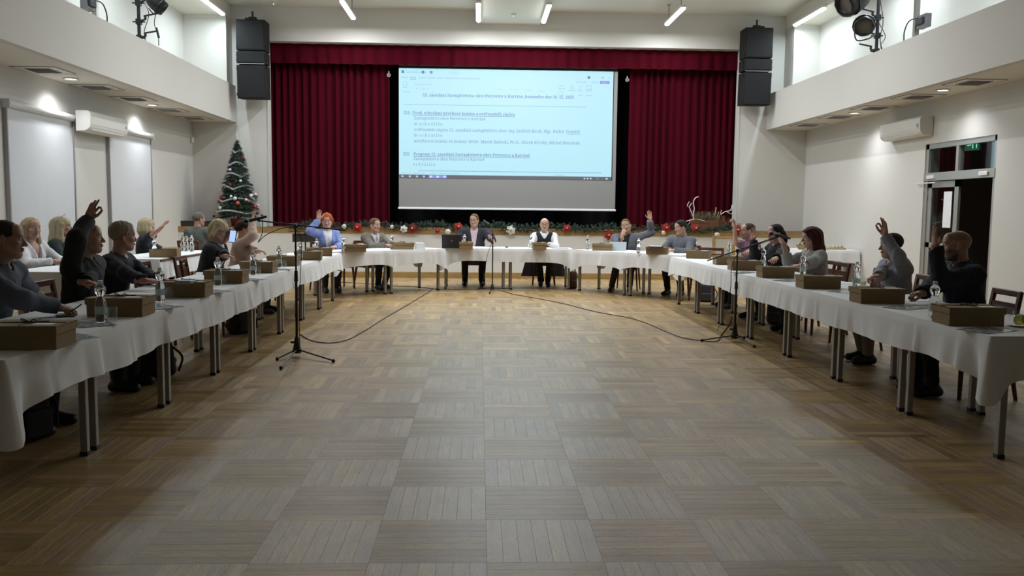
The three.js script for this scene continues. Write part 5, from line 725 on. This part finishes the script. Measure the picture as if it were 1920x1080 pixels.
function person(o) {
  const k = o.size || 1, yaw = o.yaw, lean = o.lean ?? .12, tilt = o.tilt || 0, wd = (o.build || 1) * (o.fem ? .90 : 1), Hw = o.headAt, hipY = .535;
  const tl = (Hw.y - hipY - .165) / Math.cos(lean), tq = new THREE.Quaternion().setFromEuler(new THREE.Euler(lean, o.twist || 0, tilt)), T = (x, y, z) => V(x, y, z).applyQuaternion(tq).add(V(0, hipY, 0));
  const tqi = tq.clone().invert(), tmpV = V(), neck = T(0, tl, 0), head = neck.clone().add(V(o.hx || 0, .165, .035 + (o.hz || 0)));
  const root = thing('person', o.label, 'person', [0, 0, 0], yaw, undefined); const off = head.clone().setY(0).applyAxisAngle(V(0, 1, 0), yaw); root.position.set(Hw.x - off.x, 0, Hw.z - off.z); root.updateMatrixWorld(true);
  const inv = root.matrixWorld.clone().invert(), loc = (p) => p.isVector3 ? p.clone().applyMatrix4(inv) : V(...p);
  const sc = tl / .50, A = .285 * k, B = .255 * k, c = o.cell || .016;
  const sh = [-1, 1].map((s) => T(s * .182 * wd, tl - .058, -.005));   // [right, left]: right is -x
  const arms = [['R', -1], ['L', 1]].map(([n, s], i) => { const q = o[n] || {}; const w = q.w ? loc(q.w) : V(s * .15, .800, .44), e = q.e ? loc(q.e) : V(s * .42, .72, .0); const [el, wr] = ik(sh[i], w, A, B, e); const fd = wr.clone().sub(el).normalize(); return { s, S: sh[i], E: el, W: wr, fd, pose: q.pose || 'relaxed', f: q.f ? V(...q.f).normalize() : (q.w ? fd.clone() : V(fd.x * .6, -.12, fd.z).normalize()), palm: q.palm ? V(...q.palm) : (q.w && !q.down ? V(0, 0, 1) : V(s * -.2, -1, 0)), sleeve: q.sleeve ?? o.sleeve ?? .97 }; });
  const hips = [-1, 1].map((s) => V(s * .088, hipY - .01, .0)), ft = o.feet || [[-.13, .36], [.13, .36]], knees = [0, 1].map((i) => V((i ? 1 : -1) * (o.knee || .13), .515, .40)), ank = ft.map(([x, z]) => V(x, .095, z));
  // body: one skin from head to feet
  const F = new Field();
  F.ell(V(0, hipY + .02, -.01), V(.165 * wd, .12, .115), .06).ell(T(0, tl * .42, .005), V(.140 * wd, .16, .100), .06, tq).ell(T(0, tl * .74, .0), V(.160 * wd, .15, .110), .06, tq).cap(sh[0], sh[1], .052, .052, .05); F.cap(T(0, tl - .04, -.01), head.clone().add(V(0, -.09, -.035)), .056, .05, .04);
  for (const a of arms) { F.cap(a.S, a.E, .048, .040, .04).cap(a.E, a.W, .040, .026, .025); }
  for (let i = 0; i < 2; i++) F.cap(hips[i], knees[i], .078, .056, .05).cap(knees[i], ank[i], .052, .032, .03).cap(ank[i], ank[i].clone().add(V(0, -.055, .09)), .030, .018, .02);
  const skin = o.skin || [.44, .25, .17]; const blo = [-.62, .0, -.32], bhi = [.62, head.y + .03, .85]; for (const a of arms) for (const p of [a.E, a.W]) { blo[0] = Math.min(blo[0], p.x - .1); bhi[0] = Math.max(bhi[0], p.x + .1); bhi[1] = Math.max(bhi[1], p.y + .1); bhi[2] = Math.max(bhi[2], p.z + .12); blo[2] = Math.min(blo[2], p.z - .1); }
  const core = nets(F, blo, bhi, c * 1.1, () => skin);
  const hq = new THREE.Quaternion().setFromEuler(new THREE.Euler(o.hPitch || 0, o.hYaw || 0, o.hRoll || 0, 'YXZ')), hm = new THREE.Matrix4().compose(head, hq, V(k, k, k)), place = (g, m) => { const x = g.clone(); x.applyMatrix4(m); return x; };
  const hg = place(headColours(HEADS[o.fem ? 1 : 0], skin, o), hm); const pieces = [core, hg];
  for (const a of arms) { const y = a.f.clone(), z = a.palm.clone(); z.addScaledVector(y, -z.dot(y)).normalize(); const x = y.clone().cross(z), m = new THREE.Matrix4().makeBasis(x, y, z).setPosition(a.W); a.m = m; pieces.push(paint(place(hand(-a.s, a.pose), m), () => skin.map((v, i) => v * [1.02, .95, .93][i]))); }
  const body = part('body', mergeGeometries(pieces, false), skinMat, root);
  const eg = []; for (const s of [-1, 1]) { const e = eyeGeo.clone(); e.rotateY((o.gaze || 0)); e.translate(s * .031, .008, .0795); const m = part('eye', place(e, hm), eyeMat, root); }
  if (o.hair) { const g = place(hair(o.hair), hm), hc = o.hairColor; part('hair', paint(g, (x, y, z) => { const q = 1 + .55 * n3(x * 60, y * 12, z * 60, 5); return hc.map((v) => v * q); }), hairMaterial, root); }
  if (o.glasses) part('glasses', place(glassesGeo, hm), o.glasses === 'dark' ? M.blackPlastic : plain(.10, .07, .05, .3), root);
  if (o.topGlasses) { const g = place(glassesGeo, new THREE.Matrix4().compose(head.clone().add(V(0, .085, -.055).applyQuaternion(hq)), hq.clone().multiply(new THREE.Quaternion().setFromEuler(new THREE.Euler(-.6, 0, 0))), V(1.1, 1.1, 1.1))); part('glasses', g, M.blackPlastic, root); }
  // clothes
  const wrinkle = (G, a, s) => G.fn((d, x, y, z) => d > .06 || d < -.06 ? d : d + 2.2 * a * n3(x * 13 + s, y * 9, z * 13, 7) + 1.3 * a * n3(x * 31, y * 22 + s, z * 31, 8));
  const garment = (name, e, opt, mat) => {
    const G = new Field(); G.ell(V(0, hipY + .03, -.01), V(.170 * wd + e, .13, .122 + e + (o.belly || 0) * .3), .07).ell(T(0, tl * .40, .005 + (o.belly || 0) * .5), V(.150 * wd + e, .17, .108 + e + (o.belly || 0)), .07, tq).ell(T(0, tl * .72, o.fem ? .012 : .0), V(.168 * wd + e, .16, .116 + e + (o.fem ? .012 : 0)), .06, tq);
    if (o.fem) for (const s of [-1, 1]) G.ell(T(s * .07, tl * .66, .085 + e), V(.062, .062, .05), .05, tq);
    G.cap(sh[0], sh[1], .056 + e, .056 + e, .05).cap(T(0, tl - .06, -.012), T(0, tl + (opt.stand ?? .01), -.012), .070 + e * .5, .062 + e * .4, .05);
    if (opt.sleeves) for (const a of arms) { const L = opt.sleeves === true ? a.sleeve : opt.sleeves; if (L > 0) { G.cap(a.S, a.E, .056 + e, .050 + e, .045).cap(a.E, a.W, .049 + e, .037 + e, .03, L); } else G.cap(a.S, a.E, .058 + e, .058 + e, .045, 1 + L); }
    wrinkle(G, .010 + e * .2, o.seedN || 1);
    if (!opt.closed) G.subCap(T(0, tl - .012, .004), head.clone().add(V(0, -.05, -.03)), opt.neck || .062, .075, .006);
    if (opt.V) G.fn((d, x, y, z) => { const p = tmpV.set(x, y - hipY, z).applyQuaternion(tqi); if (p.z < .02) return d; const h = (p.y - tl * opt.V) / (tl * (1 - opt.V)), wv = h < 0 ? (opt.open ? .012 + .05 * opt.open * Math.min(1, -h) : -.01) : .012 + h * .062; return Math.max(d, wv - Math.abs(p.x)); });
    if (opt.vest) for (const a of arms) G.subCap(a.S.clone().add(V(a.s * .035, .03, 0)), a.S.clone().lerp(a.E, .8).add(V(a.s * .05, 0, 0)), .066, .075, .01);
    const yb = hipY - .10; G.fn((d, x, y, z) => Math.max(d, yb - y));
    return part(name, nets(G, [blo[0], yb - .02, blo[2]], [bhi[0], Math.max(bhi[1], head.y), bhi[2]], c), mat, root);
  };
  const t = o.top;
  if (t.inner) garment('shirt', .006, { sleeves: t.innerSleeves ? true : .0, stand: .02, V: t.innerV ? .80 : 0, neck: .060 }, fabric(t.inner));
  garment(t.name, t.fat ?? .012, { sleeves: t.vest ? 0 : t.sleeves ?? true, V: t.V, open: t.open, vest: t.vest, stand: t.stand, neck: t.neck, closed: t.closed }, fabric(t.color, t.rough));
  if (t.collar) { const a = T(0, tl - .005, -.012), G = new Field(); G.cap(a, a.clone().add(V(0, .032, -.006)), .072, .066, .01); G.subCap(a.clone().add(V(0, -.06, 0)), a.clone().add(V(0, .10, -.01)), .063, .058, .004); G.fn((d, x, y, z) => { const p = tmpV.set(x, y, z).sub(a); return Math.max(d, Math.abs(p.y - .012 - p.z * .1) - .030, p.z > 0 ? .012 + Math.max(0, .03 - p.y) * .5 - Math.abs(p.x) : -1); }); const cg = nets(G, [a.x - .11, a.y - .06, a.z - .11], [a.x + .11, a.y + .09, a.z + .12], .006); part('collar', cg, fabric(t.collar), root); }
  { const G = new Field(); G.ell(V(0, hipY + .0, -.01), V(.168 * wd, .11, .125), .05); for (let i = 0; i < 2; i++) { G.cap(hips[i], knees[i], .092 * Math.sqrt(wd), .068, .05).cap(knees[i], ank[i], .066, .058, .035, 1.02); } wrinkle(G, .012, 3); G.fn((d, x, y, z) => Math.max(d, y - hipY - .09)); part('trousers', nets(G, [-.36, .02, -.2], [.36, hipY + .12, .62], c * 1.05), fabric(o.trousers || [.012, .012, .016]), root); }
  for (let i = 0; i < 2; i++) { const a = ank[i], G = new Field(); G.cap(V(a.x, .045, a.z - .045), V(a.x + (i ? .015 : -.015), .038, a.z + .14), .042, .036, .03).cap(V(a.x, .06, a.z - .01), V(a.x, .11, a.z - .01), .043, .041, .03, 1).cap(V(a.x, .08, a.z + .01), V(a.x, .043, a.z + .10), .037, .031, .03); G.fn((d, x, y, z) => Math.max(d, .004 - y)); part('shoe', nets(G, [a.x - .08, -.01, a.z - .12], [a.x + .09, .16, a.z + .21], .011), fabric(o.shoes || [.010, .008, .008], .5), root); }
  if (o.chair !== false) { const cp = V(0, 0, -.03).applyMatrix4(root.matrixWorld); chair(cp.x, cp.z, yaw, 'dark wooden chair under the ' + o.who); }
  if (o.extra) o.extra(root, { head, hm, arms, T, tl });
  return root;
}

// ---------------------------------------------------------------- the people at the tables
const YL = Math.PI / 2, YR = -Math.PI / 2, grey = [.16, .145, .13], blond = [.42, .33, .19];
// blind-side row, from the camera to the stage
person({ who: 'man in grey-blue shirt', label: 'man in grey-blue shirt with cropped hair writing with a pen at the table', headAt: onZ(12, 450, -5.55), yaw: YL, lean: .30, hYaw: .32, hPitch: .05, skin: [.34, .185, .12], hair: 'crop', hairColor: [.035, .024, .018], brow: [.04, .028, .02], cell: .014, seedN: 2,
  R: { w: onY(106, 574, .815), e: onY(30, 600, .80), pose: 'pen', down: true, f: [-.1, -.25, 1] }, L: { w: onY(66, 552, .81), e: [.5, .7, .0], pose: 'relaxed', down: true, f: [-.5, -.1, .8] }, top: { name: 'shirt', color: [.085, .098, .13], collar: [.075, .088, .115] }, trousers: [.02, .02, .028] });
person({ who: 'bald man in black shirt', label: 'bald man in black shirt raising his arm with fingers touching', headAt: onZ(166, 447, -6.85), yaw: YL, lean: .14, hYaw: .30, hPitch: -.03, skin: [.36, .20, .135], scalp: [.10, .06, .045], beard: .35, build: 1.14, belly: .02, cell: .014, seedN: 5, brow: [.03, .02, .015],
  R: { w: onZ(166, 411, -6.72), e: onZ(112, 474, -6.05), pose: 'pinch', f: [.05, .93, .36], palm: [-.55, -.1, .8] }, L: { w: onY(146, 556, .81), e: [.5, .7, .1], down: true, f: [-.3, -.05, .9] }, top: { name: 'shirt', color: [.008, .0075, .0085], collar: [.009, .009, .01], fat: .018 }, trousers: [.01, .01, .014] });
person({ who: 'man in navy sweater', label: 'man with short grey hair in navy sweater looking towards the screen', headAt: onX(231, 445, -3.20), yaw: YL, lean: .22, hYaw: .62, hPitch: .04, skin: [.40, .20, .14], hair: 'thick', hairColor: [.27, .225, .17], cell: .015, seedN: 9, build: 1.05,
  R: { w: onY(281, 533, .81), e: [-.4, .7, .1], down: true, f: [.3, 0, 1] }, L: { w: onY(300, 524, .81), e: [.4, .7, .1], down: true, f: [-.4, 0, 1] }, top: { name: 'sweater', color: [.012, .014, .027], stand: .02 }, trousers: [.014, .014, .02] });
person({ who: 'blond man in dark jacket', label: 'man with wavy blond hair in dark grey jacket holding a phone up', headAt: onX(412, 434, -3.12), yaw: YL, lean: .34, hYaw: -.05, hPitch: .22, skin: [.46, .27, .19], hair: 'wavy', hairColor: [.52, .43, .26], cell: .017, seedN: 12, build: 1.08, glasses: 'thin',
  R: { w: onZ(425, 447, -10.35), e: onZ(372, 486, -10.3), pose: 'grip', f: [-.05, .85, .5], palm: [.7, 0, .4] }, L: { w: onY(432, 500, .81), e: [.45, .7, .1], down: true, f: [-.3, 0, 1] }, top: { name: 'jacket', color: [.028, .030, .036], fat: .022, inner: [.55, .55, .56], V: .30, open: .5 }, trousers: [.015, .015, .02] });
person({ who: 'woman in beige sweater', label: 'dark-haired woman in beige sweater with her arm raised before her face', headAt: onX(459, 430, -3.22), yaw: YL, lean: .18, hYaw: .25, hPitch: .05, fem: true, skin: [.47, .28, .20], hair: 'ponytail', hairColor: [.035, .016, .010], cell: .017, seedN: 15, sleeve: .9,
  R: { w: onZ(472, 417, -11.75), e: onZ(455, 462, -11.6), pose: 'open', f: [0, .97, .2], palm: [-.2, 0, 1] }, L: { w: onY(505, 484, .81), e: [.4, .7, .1], down: true, f: [-.2, 0, 1] }, top: { name: 'sweater', color: [.46, .335, .27], stand: .0 }, trousers: [.02, .02, .03] });
// second row on the blind side
person({ who: 'woman in white blouse', label: 'blond woman in white blouse sitting before the roller blind', headAt: onX(60, 429, -5.30), yaw: YL - .25, lean: .12, hYaw: -.25, fem: true, skin: [.46, .27, .20], hair: 'long', hairColor: [.36, .27, .16], cell: .018, seedN: 18,
  R: { w: [-.06, .80, .42], e: [-.45, .7, .1], down: true }, L: { w: [.10, .80, .44], e: [.45, .7, .1], down: true }, top: { name: 'blouse', color: [.68, .68, .70], V: .55, stand: .0, collar: [.70, .70, .72] }, trousers: [.05, .05, .06] });
person({ who: 'woman in dark green', label: 'blond woman in dark green with glasses pushed up on her hair', headAt: onX(117, 426, -5.30), yaw: YL + .1, lean: .15, hYaw: .35, fem: true, skin: [.45, .27, .20], hair: 'long', hairColor: [.40, .34, .22], cell: .018, seedN: 21, topGlasses: true, top: { name: 'sweater', color: [.018, .032, .030] }, trousers: [.02, .02, .02] });
person({ who: 'woman with bare forearm', label: 'ash-blond woman in short dark sleeves stretching her arm towards the stage', headAt: onX(277, 424, -5.12), yaw: YL + .35, lean: .12, hYaw: .55, fem: true, skin: [.40, .21, .15], hair: 'bob', hairColor: [.40, .33, .21], cell: .018, seedN: 24,
  R: { w: onZ(325, 409, -12.6), e: onZ(296, 452, -12.5), pose: 'spread', sleeve: 0, f: [.1, .72, .6], palm: [.3, -.5, .8] }, L: { w: [.12, .80, .44], e: [.45, .7, .1], down: true, sleeve: 0 }, top: { name: 'blouse', color: [.011, .013, .021] }, trousers: [.01, .01, .014] });
person({ who: 'man in grey-green jacket', label: 'man in grey-green jacket turned away towards the stage', headAt: onZ(373, 412, -15.4), yaw: Math.PI * .93, lean: .10, hYaw: -.5, skin: [.42, .25, .18], hair: 'short', hairColor: [.14, .12, .10], cell: .019, seedN: 27, top: { name: 'jacket', color: [.105, .112, .098], fat: .02 }, trousers: [.05, .05, .05] });
// around the head table
person({ who: 'red-haired woman', label: 'woman with short red hair in blue cardigan waving her open hand', headAt: onZ(613, 415, -14.95), yaw: .45, lean: .10, hYaw: -.30, hPitch: .15, fem: true, skin: [.52, .32, .25], hair: 'wavy', hairColor: [.34, .075, .018], cell: .018, seedN: 30, feet: [[-.10, .30], [.10, .30]],
  R: { w: onZ(598, 412, -14.72), e: onZ(578, 448, -14.75), pose: 'open', f: [0, 1, .05], palm: [-.3, 0, 1] }, L: { w: [.05, .80, .42], e: [.45, .7, .05], down: true }, top: { name: 'cardigan', color: [.20, .27, .56], fat: .014, inner: [.70, .70, .72], V: .35, open: .4 }, trousers: [.03, .03, .045], shoes: [.012, .01, .01] });
person({ who: 'man in beige blazer', label: 'man in beige-grey blazer sitting with folded hands', headAt: onZ(703, 423, -15.62), yaw: .74, lean: .14, hYaw: .18, skin: [.47, .26, .19], hair: 'short', hairColor: [.12, .072, .038], cell: .018, seedN: 33, feet: [[-.16, .42], [.10, .25]],
  R: { w: [-.02, .80, .46], e: [-.45, .7, .05], down: true }, L: { w: [.07, .80, .47], e: [.45, .7, .05], down: true }, top: { name: 'blazer', color: [.165, .150, .122], fat: .022, inner: [.52, .57, .68], V: .42, collar: [.54, .59, .70] }, trousers: [.012, .012, .014] });
person({ who: 'man with the laptop', label: 'man with glasses in dark suit and pink shirt speaking beside a laptop', headAt: onZ(889, 414, -16.50), yaw: .0, lean: .06, hYaw: -.28, hPitch: .02, skin: [.50, .29, .22], hair: 'short', hairColor: [.14, .085, .042], glasses: 'dark', build: 1.22, belly: .05, cell: .018, seedN: 36, knee: .17, feet: [[-.16, .32], [.15, .32]],
  R: { w: onZ(862, 459, -16.1), e: [-.55, .7, .0], down: true, f: [.4, -.05, .9] }, L: { w: onZ(925, 452, -16.05), e: onZ(948, 470, -16.5), pose: 'relaxed', f: [-.35, .8, .3], palm: [-.8, 0, .3] }, top: { name: 'jacket', color: [.019, .021, .029], fat: .026, inner: [.60, .44, .50], V: .28, open: .8, collar: [.62, .46, .52] }, trousers: [.010, .010, .013] });
person({ who: 'man in knitted vest', label: 'bald man with glasses in black knitted vest over white shirt', headAt: onZ(1021, 421, -16.50), yaw: -.05, lean: .08, hYaw: .02, hPitch: .12, skin: [.52, .31, .24], hair: 'fringe', hairColor: [.22, .17, .13], glasses: 'thin', cell: .018, seedN: 39, feet: [[-.06, .24], [.07, .34]], knee: .11,
  R: { w: [-.10, .81, .42], e: [-.5, .66, .0], down: true, f: [.7, .1, .6] }, L: { w: [.07, .815, .43], e: [.5, .66, .0], down: true, f: [-.7, .1, .6] }, top: { name: 'knitted_vest', color: [.010, .010, .011], fat: .016, inner: [.74, .75, .78], innerSleeves: true, vest: true, V: .80, collar: [.76, .77, .80] }, trousers: [.014, .010, .012] });
person({ who: 'smiling man in grey blazer', label: 'smiling man in grey blazer with one hand raised and one at his mouth', headAt: onZ(1174, 424, -15.55), yaw: -.30, lean: .10, tilt: .05, hYaw: .05, hRoll: .22, skin: [.50, .29, .21], hair: 'short', hairColor: [.15, .085, .04], beard: .18, cell: .018, seedN: 42, build: 1.06, feet: [[-.22, .42], [.10, .36]],
  L: { w: onZ(1219, 412, -15.45), e: onZ(1232, 448, -15.6), pose: 'open', f: [-.12, 1, .05], palm: [.25, 0, 1], sleeve: .95 }, R: { w: onZ(1167, 441, -15.25), e: onZ(1166, 478, -15.2), pose: 'fist', f: [.25, .9, -.15], palm: [.3, .2, -.9] }, top: { name: 'blazer', color: [.125, .132, .160], fat: .022, inner: [.009, .009, .011], V: .30, open: .6 }, trousers: [.04, .022, .022], shoes: [.045, .022, .014] });
person({ who: 'man in grey sweater', label: 'dark-haired man in grey sweater turning to his neighbour', headAt: onZ(1276, 427, -14.75), yaw: -.70, lean: .16, hYaw: -.55, hPitch: .18, skin: [.48, .28, .21], hair: 'short', hairColor: [.022, .018, .017], cell: .018, seedN: 45, build: 1.05, feet: [[-.12, .3], [.14, .3]],
  R: { w: [-.12, .80, .46], e: [-.5, .7, .0], down: true, f: [.5, -.05, .8] }, L: { w: [.06, .80, .45], e: [.5, .7, .0], down: true, f: [-.6, 0, .8] }, top: { name: 'sweater', color: [.135, .145, .168], collar: [.16, .15, .22], fat: .016, stand: .015 }, trousers: [.010, .010, .014] });
// door-side row, from the stage to the camera
person({ who: 'man in mauve shirt', label: 'man with glasses in mauve short-sleeved shirt with his bare arm up', headAt: onX(1402, 434, 4.08), yaw: YR + .1, lean: .14, hYaw: -.12, skin: [.50, .30, .23], hair: 'crop', hairColor: [.06, .035, .022], glasses: 'dark', beard: .5, beardColor: [.07, .035, .02], cell: .017, seedN: 48, build: 1.08, sleeve: -.35,
  R: { w: onZ(1377, 424, -12.85), e: onZ(1384, 466, -12.9), pose: 'fist', f: [0, .9, .2], palm: [.2, 0, 1], sleeve: -.35 }, L: { w: onY(1378, 490, .81), e: [.45, .7, .1], down: true, sleeve: -.35 }, top: { name: 'shirt', color: [.20, .105, .165] }, trousers: [.012, .012, .018] });
person({ who: 'woman in black jacket', label: 'dark-haired woman with glasses in black jacket showing her palm', headAt: onX(1453, 438, 4.02), yaw: YR + .15, lean: .16, hYaw: .10, hPitch: .12, fem: true, skin: [.48, .28, .21], hair: 'ponytail', hairColor: [.020, .014, .014], glasses: 'thin', cell: .017, seedN: 51,
  R: { w: onZ(1413, 449, -11.65), e: onZ(1424, 492, -11.6), pose: 'open', f: [0, 1, .08], palm: [.55, 0, .7] }, L: { w: onY(1442, 497, .81), e: [.45, .7, .0], down: true }, top: { name: 'jacket', color: [.010, .010, .011], fat: .018, stand: .02 }, trousers: [.012, .010, .012],
  extra: (r, q) => { const p = q.arms[1].S.clone().lerp(q.arms[1].E, .25).add(V(.07, .0, .02)); part('sleeve_logo', rotg(bx(.004, .014, .05), 0).translate(p.x, p.y, p.z), plain(.6, .6, .6), r, 'small white mark'); } });
person({ who: 'woman with dark red hair', label: 'woman with long dark red hair in pale grey cardigan', headAt: onX(1520, 446, 4.02), yaw: YR + .05, lean: .20, hYaw: -.05, hPitch: .12, fem: true, skin: [.50, .30, .23], hair: 'longdark', hairColor: [.050, .012, .010], cell: .016, seedN: 54, build: 1.1,
  R: { w: onZ(1468, 455, -10.35), e: onZ(1500, 500, -10.35), pose: 'open', f: [0, .75, .6], palm: [.2, -.3, .9], sleeve: .45 }, L: { w: onY(1482, 508, .81), e: [.4, .7, -.1], down: true, sleeve: .7, f: [-.1, -.05, 1] }, top: { name: 'cardigan', color: [.27, .27, .26], fat: .020, inner: [.33, .30, .24], V: .20, open: .5 }, trousers: [.02, .02, .026] });
person({ who: 'man in pale grey shirt', label: 'man with short brown hair in pale grey long-sleeved shirt, arm raised', headAt: onX(1671, 461, 4.02), yaw: YR + .05, lean: .18, hYaw: -.15, hPitch: .05, skin: [.45, .26, .19], hair: 'crop', hairColor: [.045, .028, .020], cell: .015, seedN: 57, feet: [[-.10, .30], [.12, .36]],
  L: { w: onZ(1659, 441, -7.95), e: onZ(1692, 478, -7.1), pose: 'pinch', f: [-.05, .98, .12], palm: [.3, 0, .9] }, R: { w: onY(1633, 539, .81), e: [-.4, .75, .1], down: true, pose: 'grip', f: [.2, -.05, 1] }, top: { name: 'shirt', color: [.235, .245, .275], stand: .012 }, trousers: [.19, .165, .13], shoes: [.010, .010, .013] });
person({ who: 'bald man in dark navy shirt', label: 'bald bearded man in dark navy shirt with his hand up beside the glass door', headAt: onZ(1793, 461, -6.72), yaw: YR - .05, lean: .22, hYaw: -.30, hPitch: .06, skin: [.38, .22, .14], scalp: [.12, .07, .05], beard: .75, beardColor: [.045, .030, .022], build: 1.15, belly: .02, cell: .014, seedN: 60, feet: [[-.12, .34], [.13, .34]],
  L: { w: onZ(1753, 465, -6.55), e: onZ(1792, 520, -6.5), pose: 'open', f: [.0, .98, .12], palm: [.1, 0, -1] }, R: { w: onY(1719, 558, .81), e: [-.45, .75, .1], down: true, pose: 'fist', f: [.2, -.05, 1] }, top: { name: 'shirt', color: [.009, .010, .020], collar: [.010, .011, .022], fat: .018 }, trousers: [.008, .008, .012], shoes: [.014, .009, .009],
  extra: (r, q) => { part('wristwatch', (() => { const g = new THREE.TorusGeometry(.040, .008, 8, 20); g.rotateX(Math.PI / 2); const p = q.arms[1].W.clone().lerp(q.arms[1].E, .12); g.applyQuaternion(new THREE.Quaternion().setFromUnitVectors(V(0, 1, 0), q.arms[1].fd)); g.translate(p.x, p.y, p.z); return g; })(), M.steel, r); } });
// things held
{ const p = onZ(436, 443, -10.28), t = thing('smartphone', 'lit smartphone held up by the blond man', 'phone', p, .2); t.rotation.z = -.15; part('phone_body', rbx(.075, .155, .009, 0, 0, 0, .004), M.blackPlastic, t); const s = new THREE.PlaneGeometry(.066, .138); s.translate(0, 0, .0052); part('phone_screen', s, std({ color: 0x101015, emissive: lin(.35, .5, 1), emissiveIntensity: .9 }), t); const l = new THREE.PointLight(lin(.5, .6, 1), .01); l.position.set(0, 0, .03); l.castShadow = true; t.add(l); }
{ const a = onY(152, 571, .86), b = onY(132, 585, .79), t = thing('pen', 'black pen in the hand of the man in grey-blue shirt', 'pen', b); part('barrel', bar(V(0, 0, 0), a.clone().sub(b), .0045), M.blackPlastic, t); part('pen_tip', bar(V(0, 0, 0), b.clone().sub(a).multiplyScalar(.12), .003, .0008), M.steel, t); }
{ const c = onZ(1020, 500, -16.75), t = thing('dark_overcoat', 'dark brown overcoat hanging down from the chair of the man in knitted vest', 'coat', [c.x, 0, -16.78]); for (const s of [-1, 1]) { const g = new THREE.PlaneGeometry(.26, .42, 10, 8), p = g.attributes.position; for (let i = 0; i < p.count; i++) { const v = .5 - p.getY(i) / .42; p.setX(i, s * .24 + p.getX(i) * (.75 + .5 * v) + s * .05 * v); p.setZ(i, .025 * Math.sin(p.getX(i) * 40) * v); } g.translate(0, .36, 0); g.computeVertexNormals(); part('coat_flap', g, plain(.014, .009, .010, .9, { side: THREE.DoubleSide }), t); } part('coat_collar', rbx(.44, .10, .05, 0, .62, -.03, .02), plain(.014, .009, .010, .9), t); }

renderer.render(scene, camera);
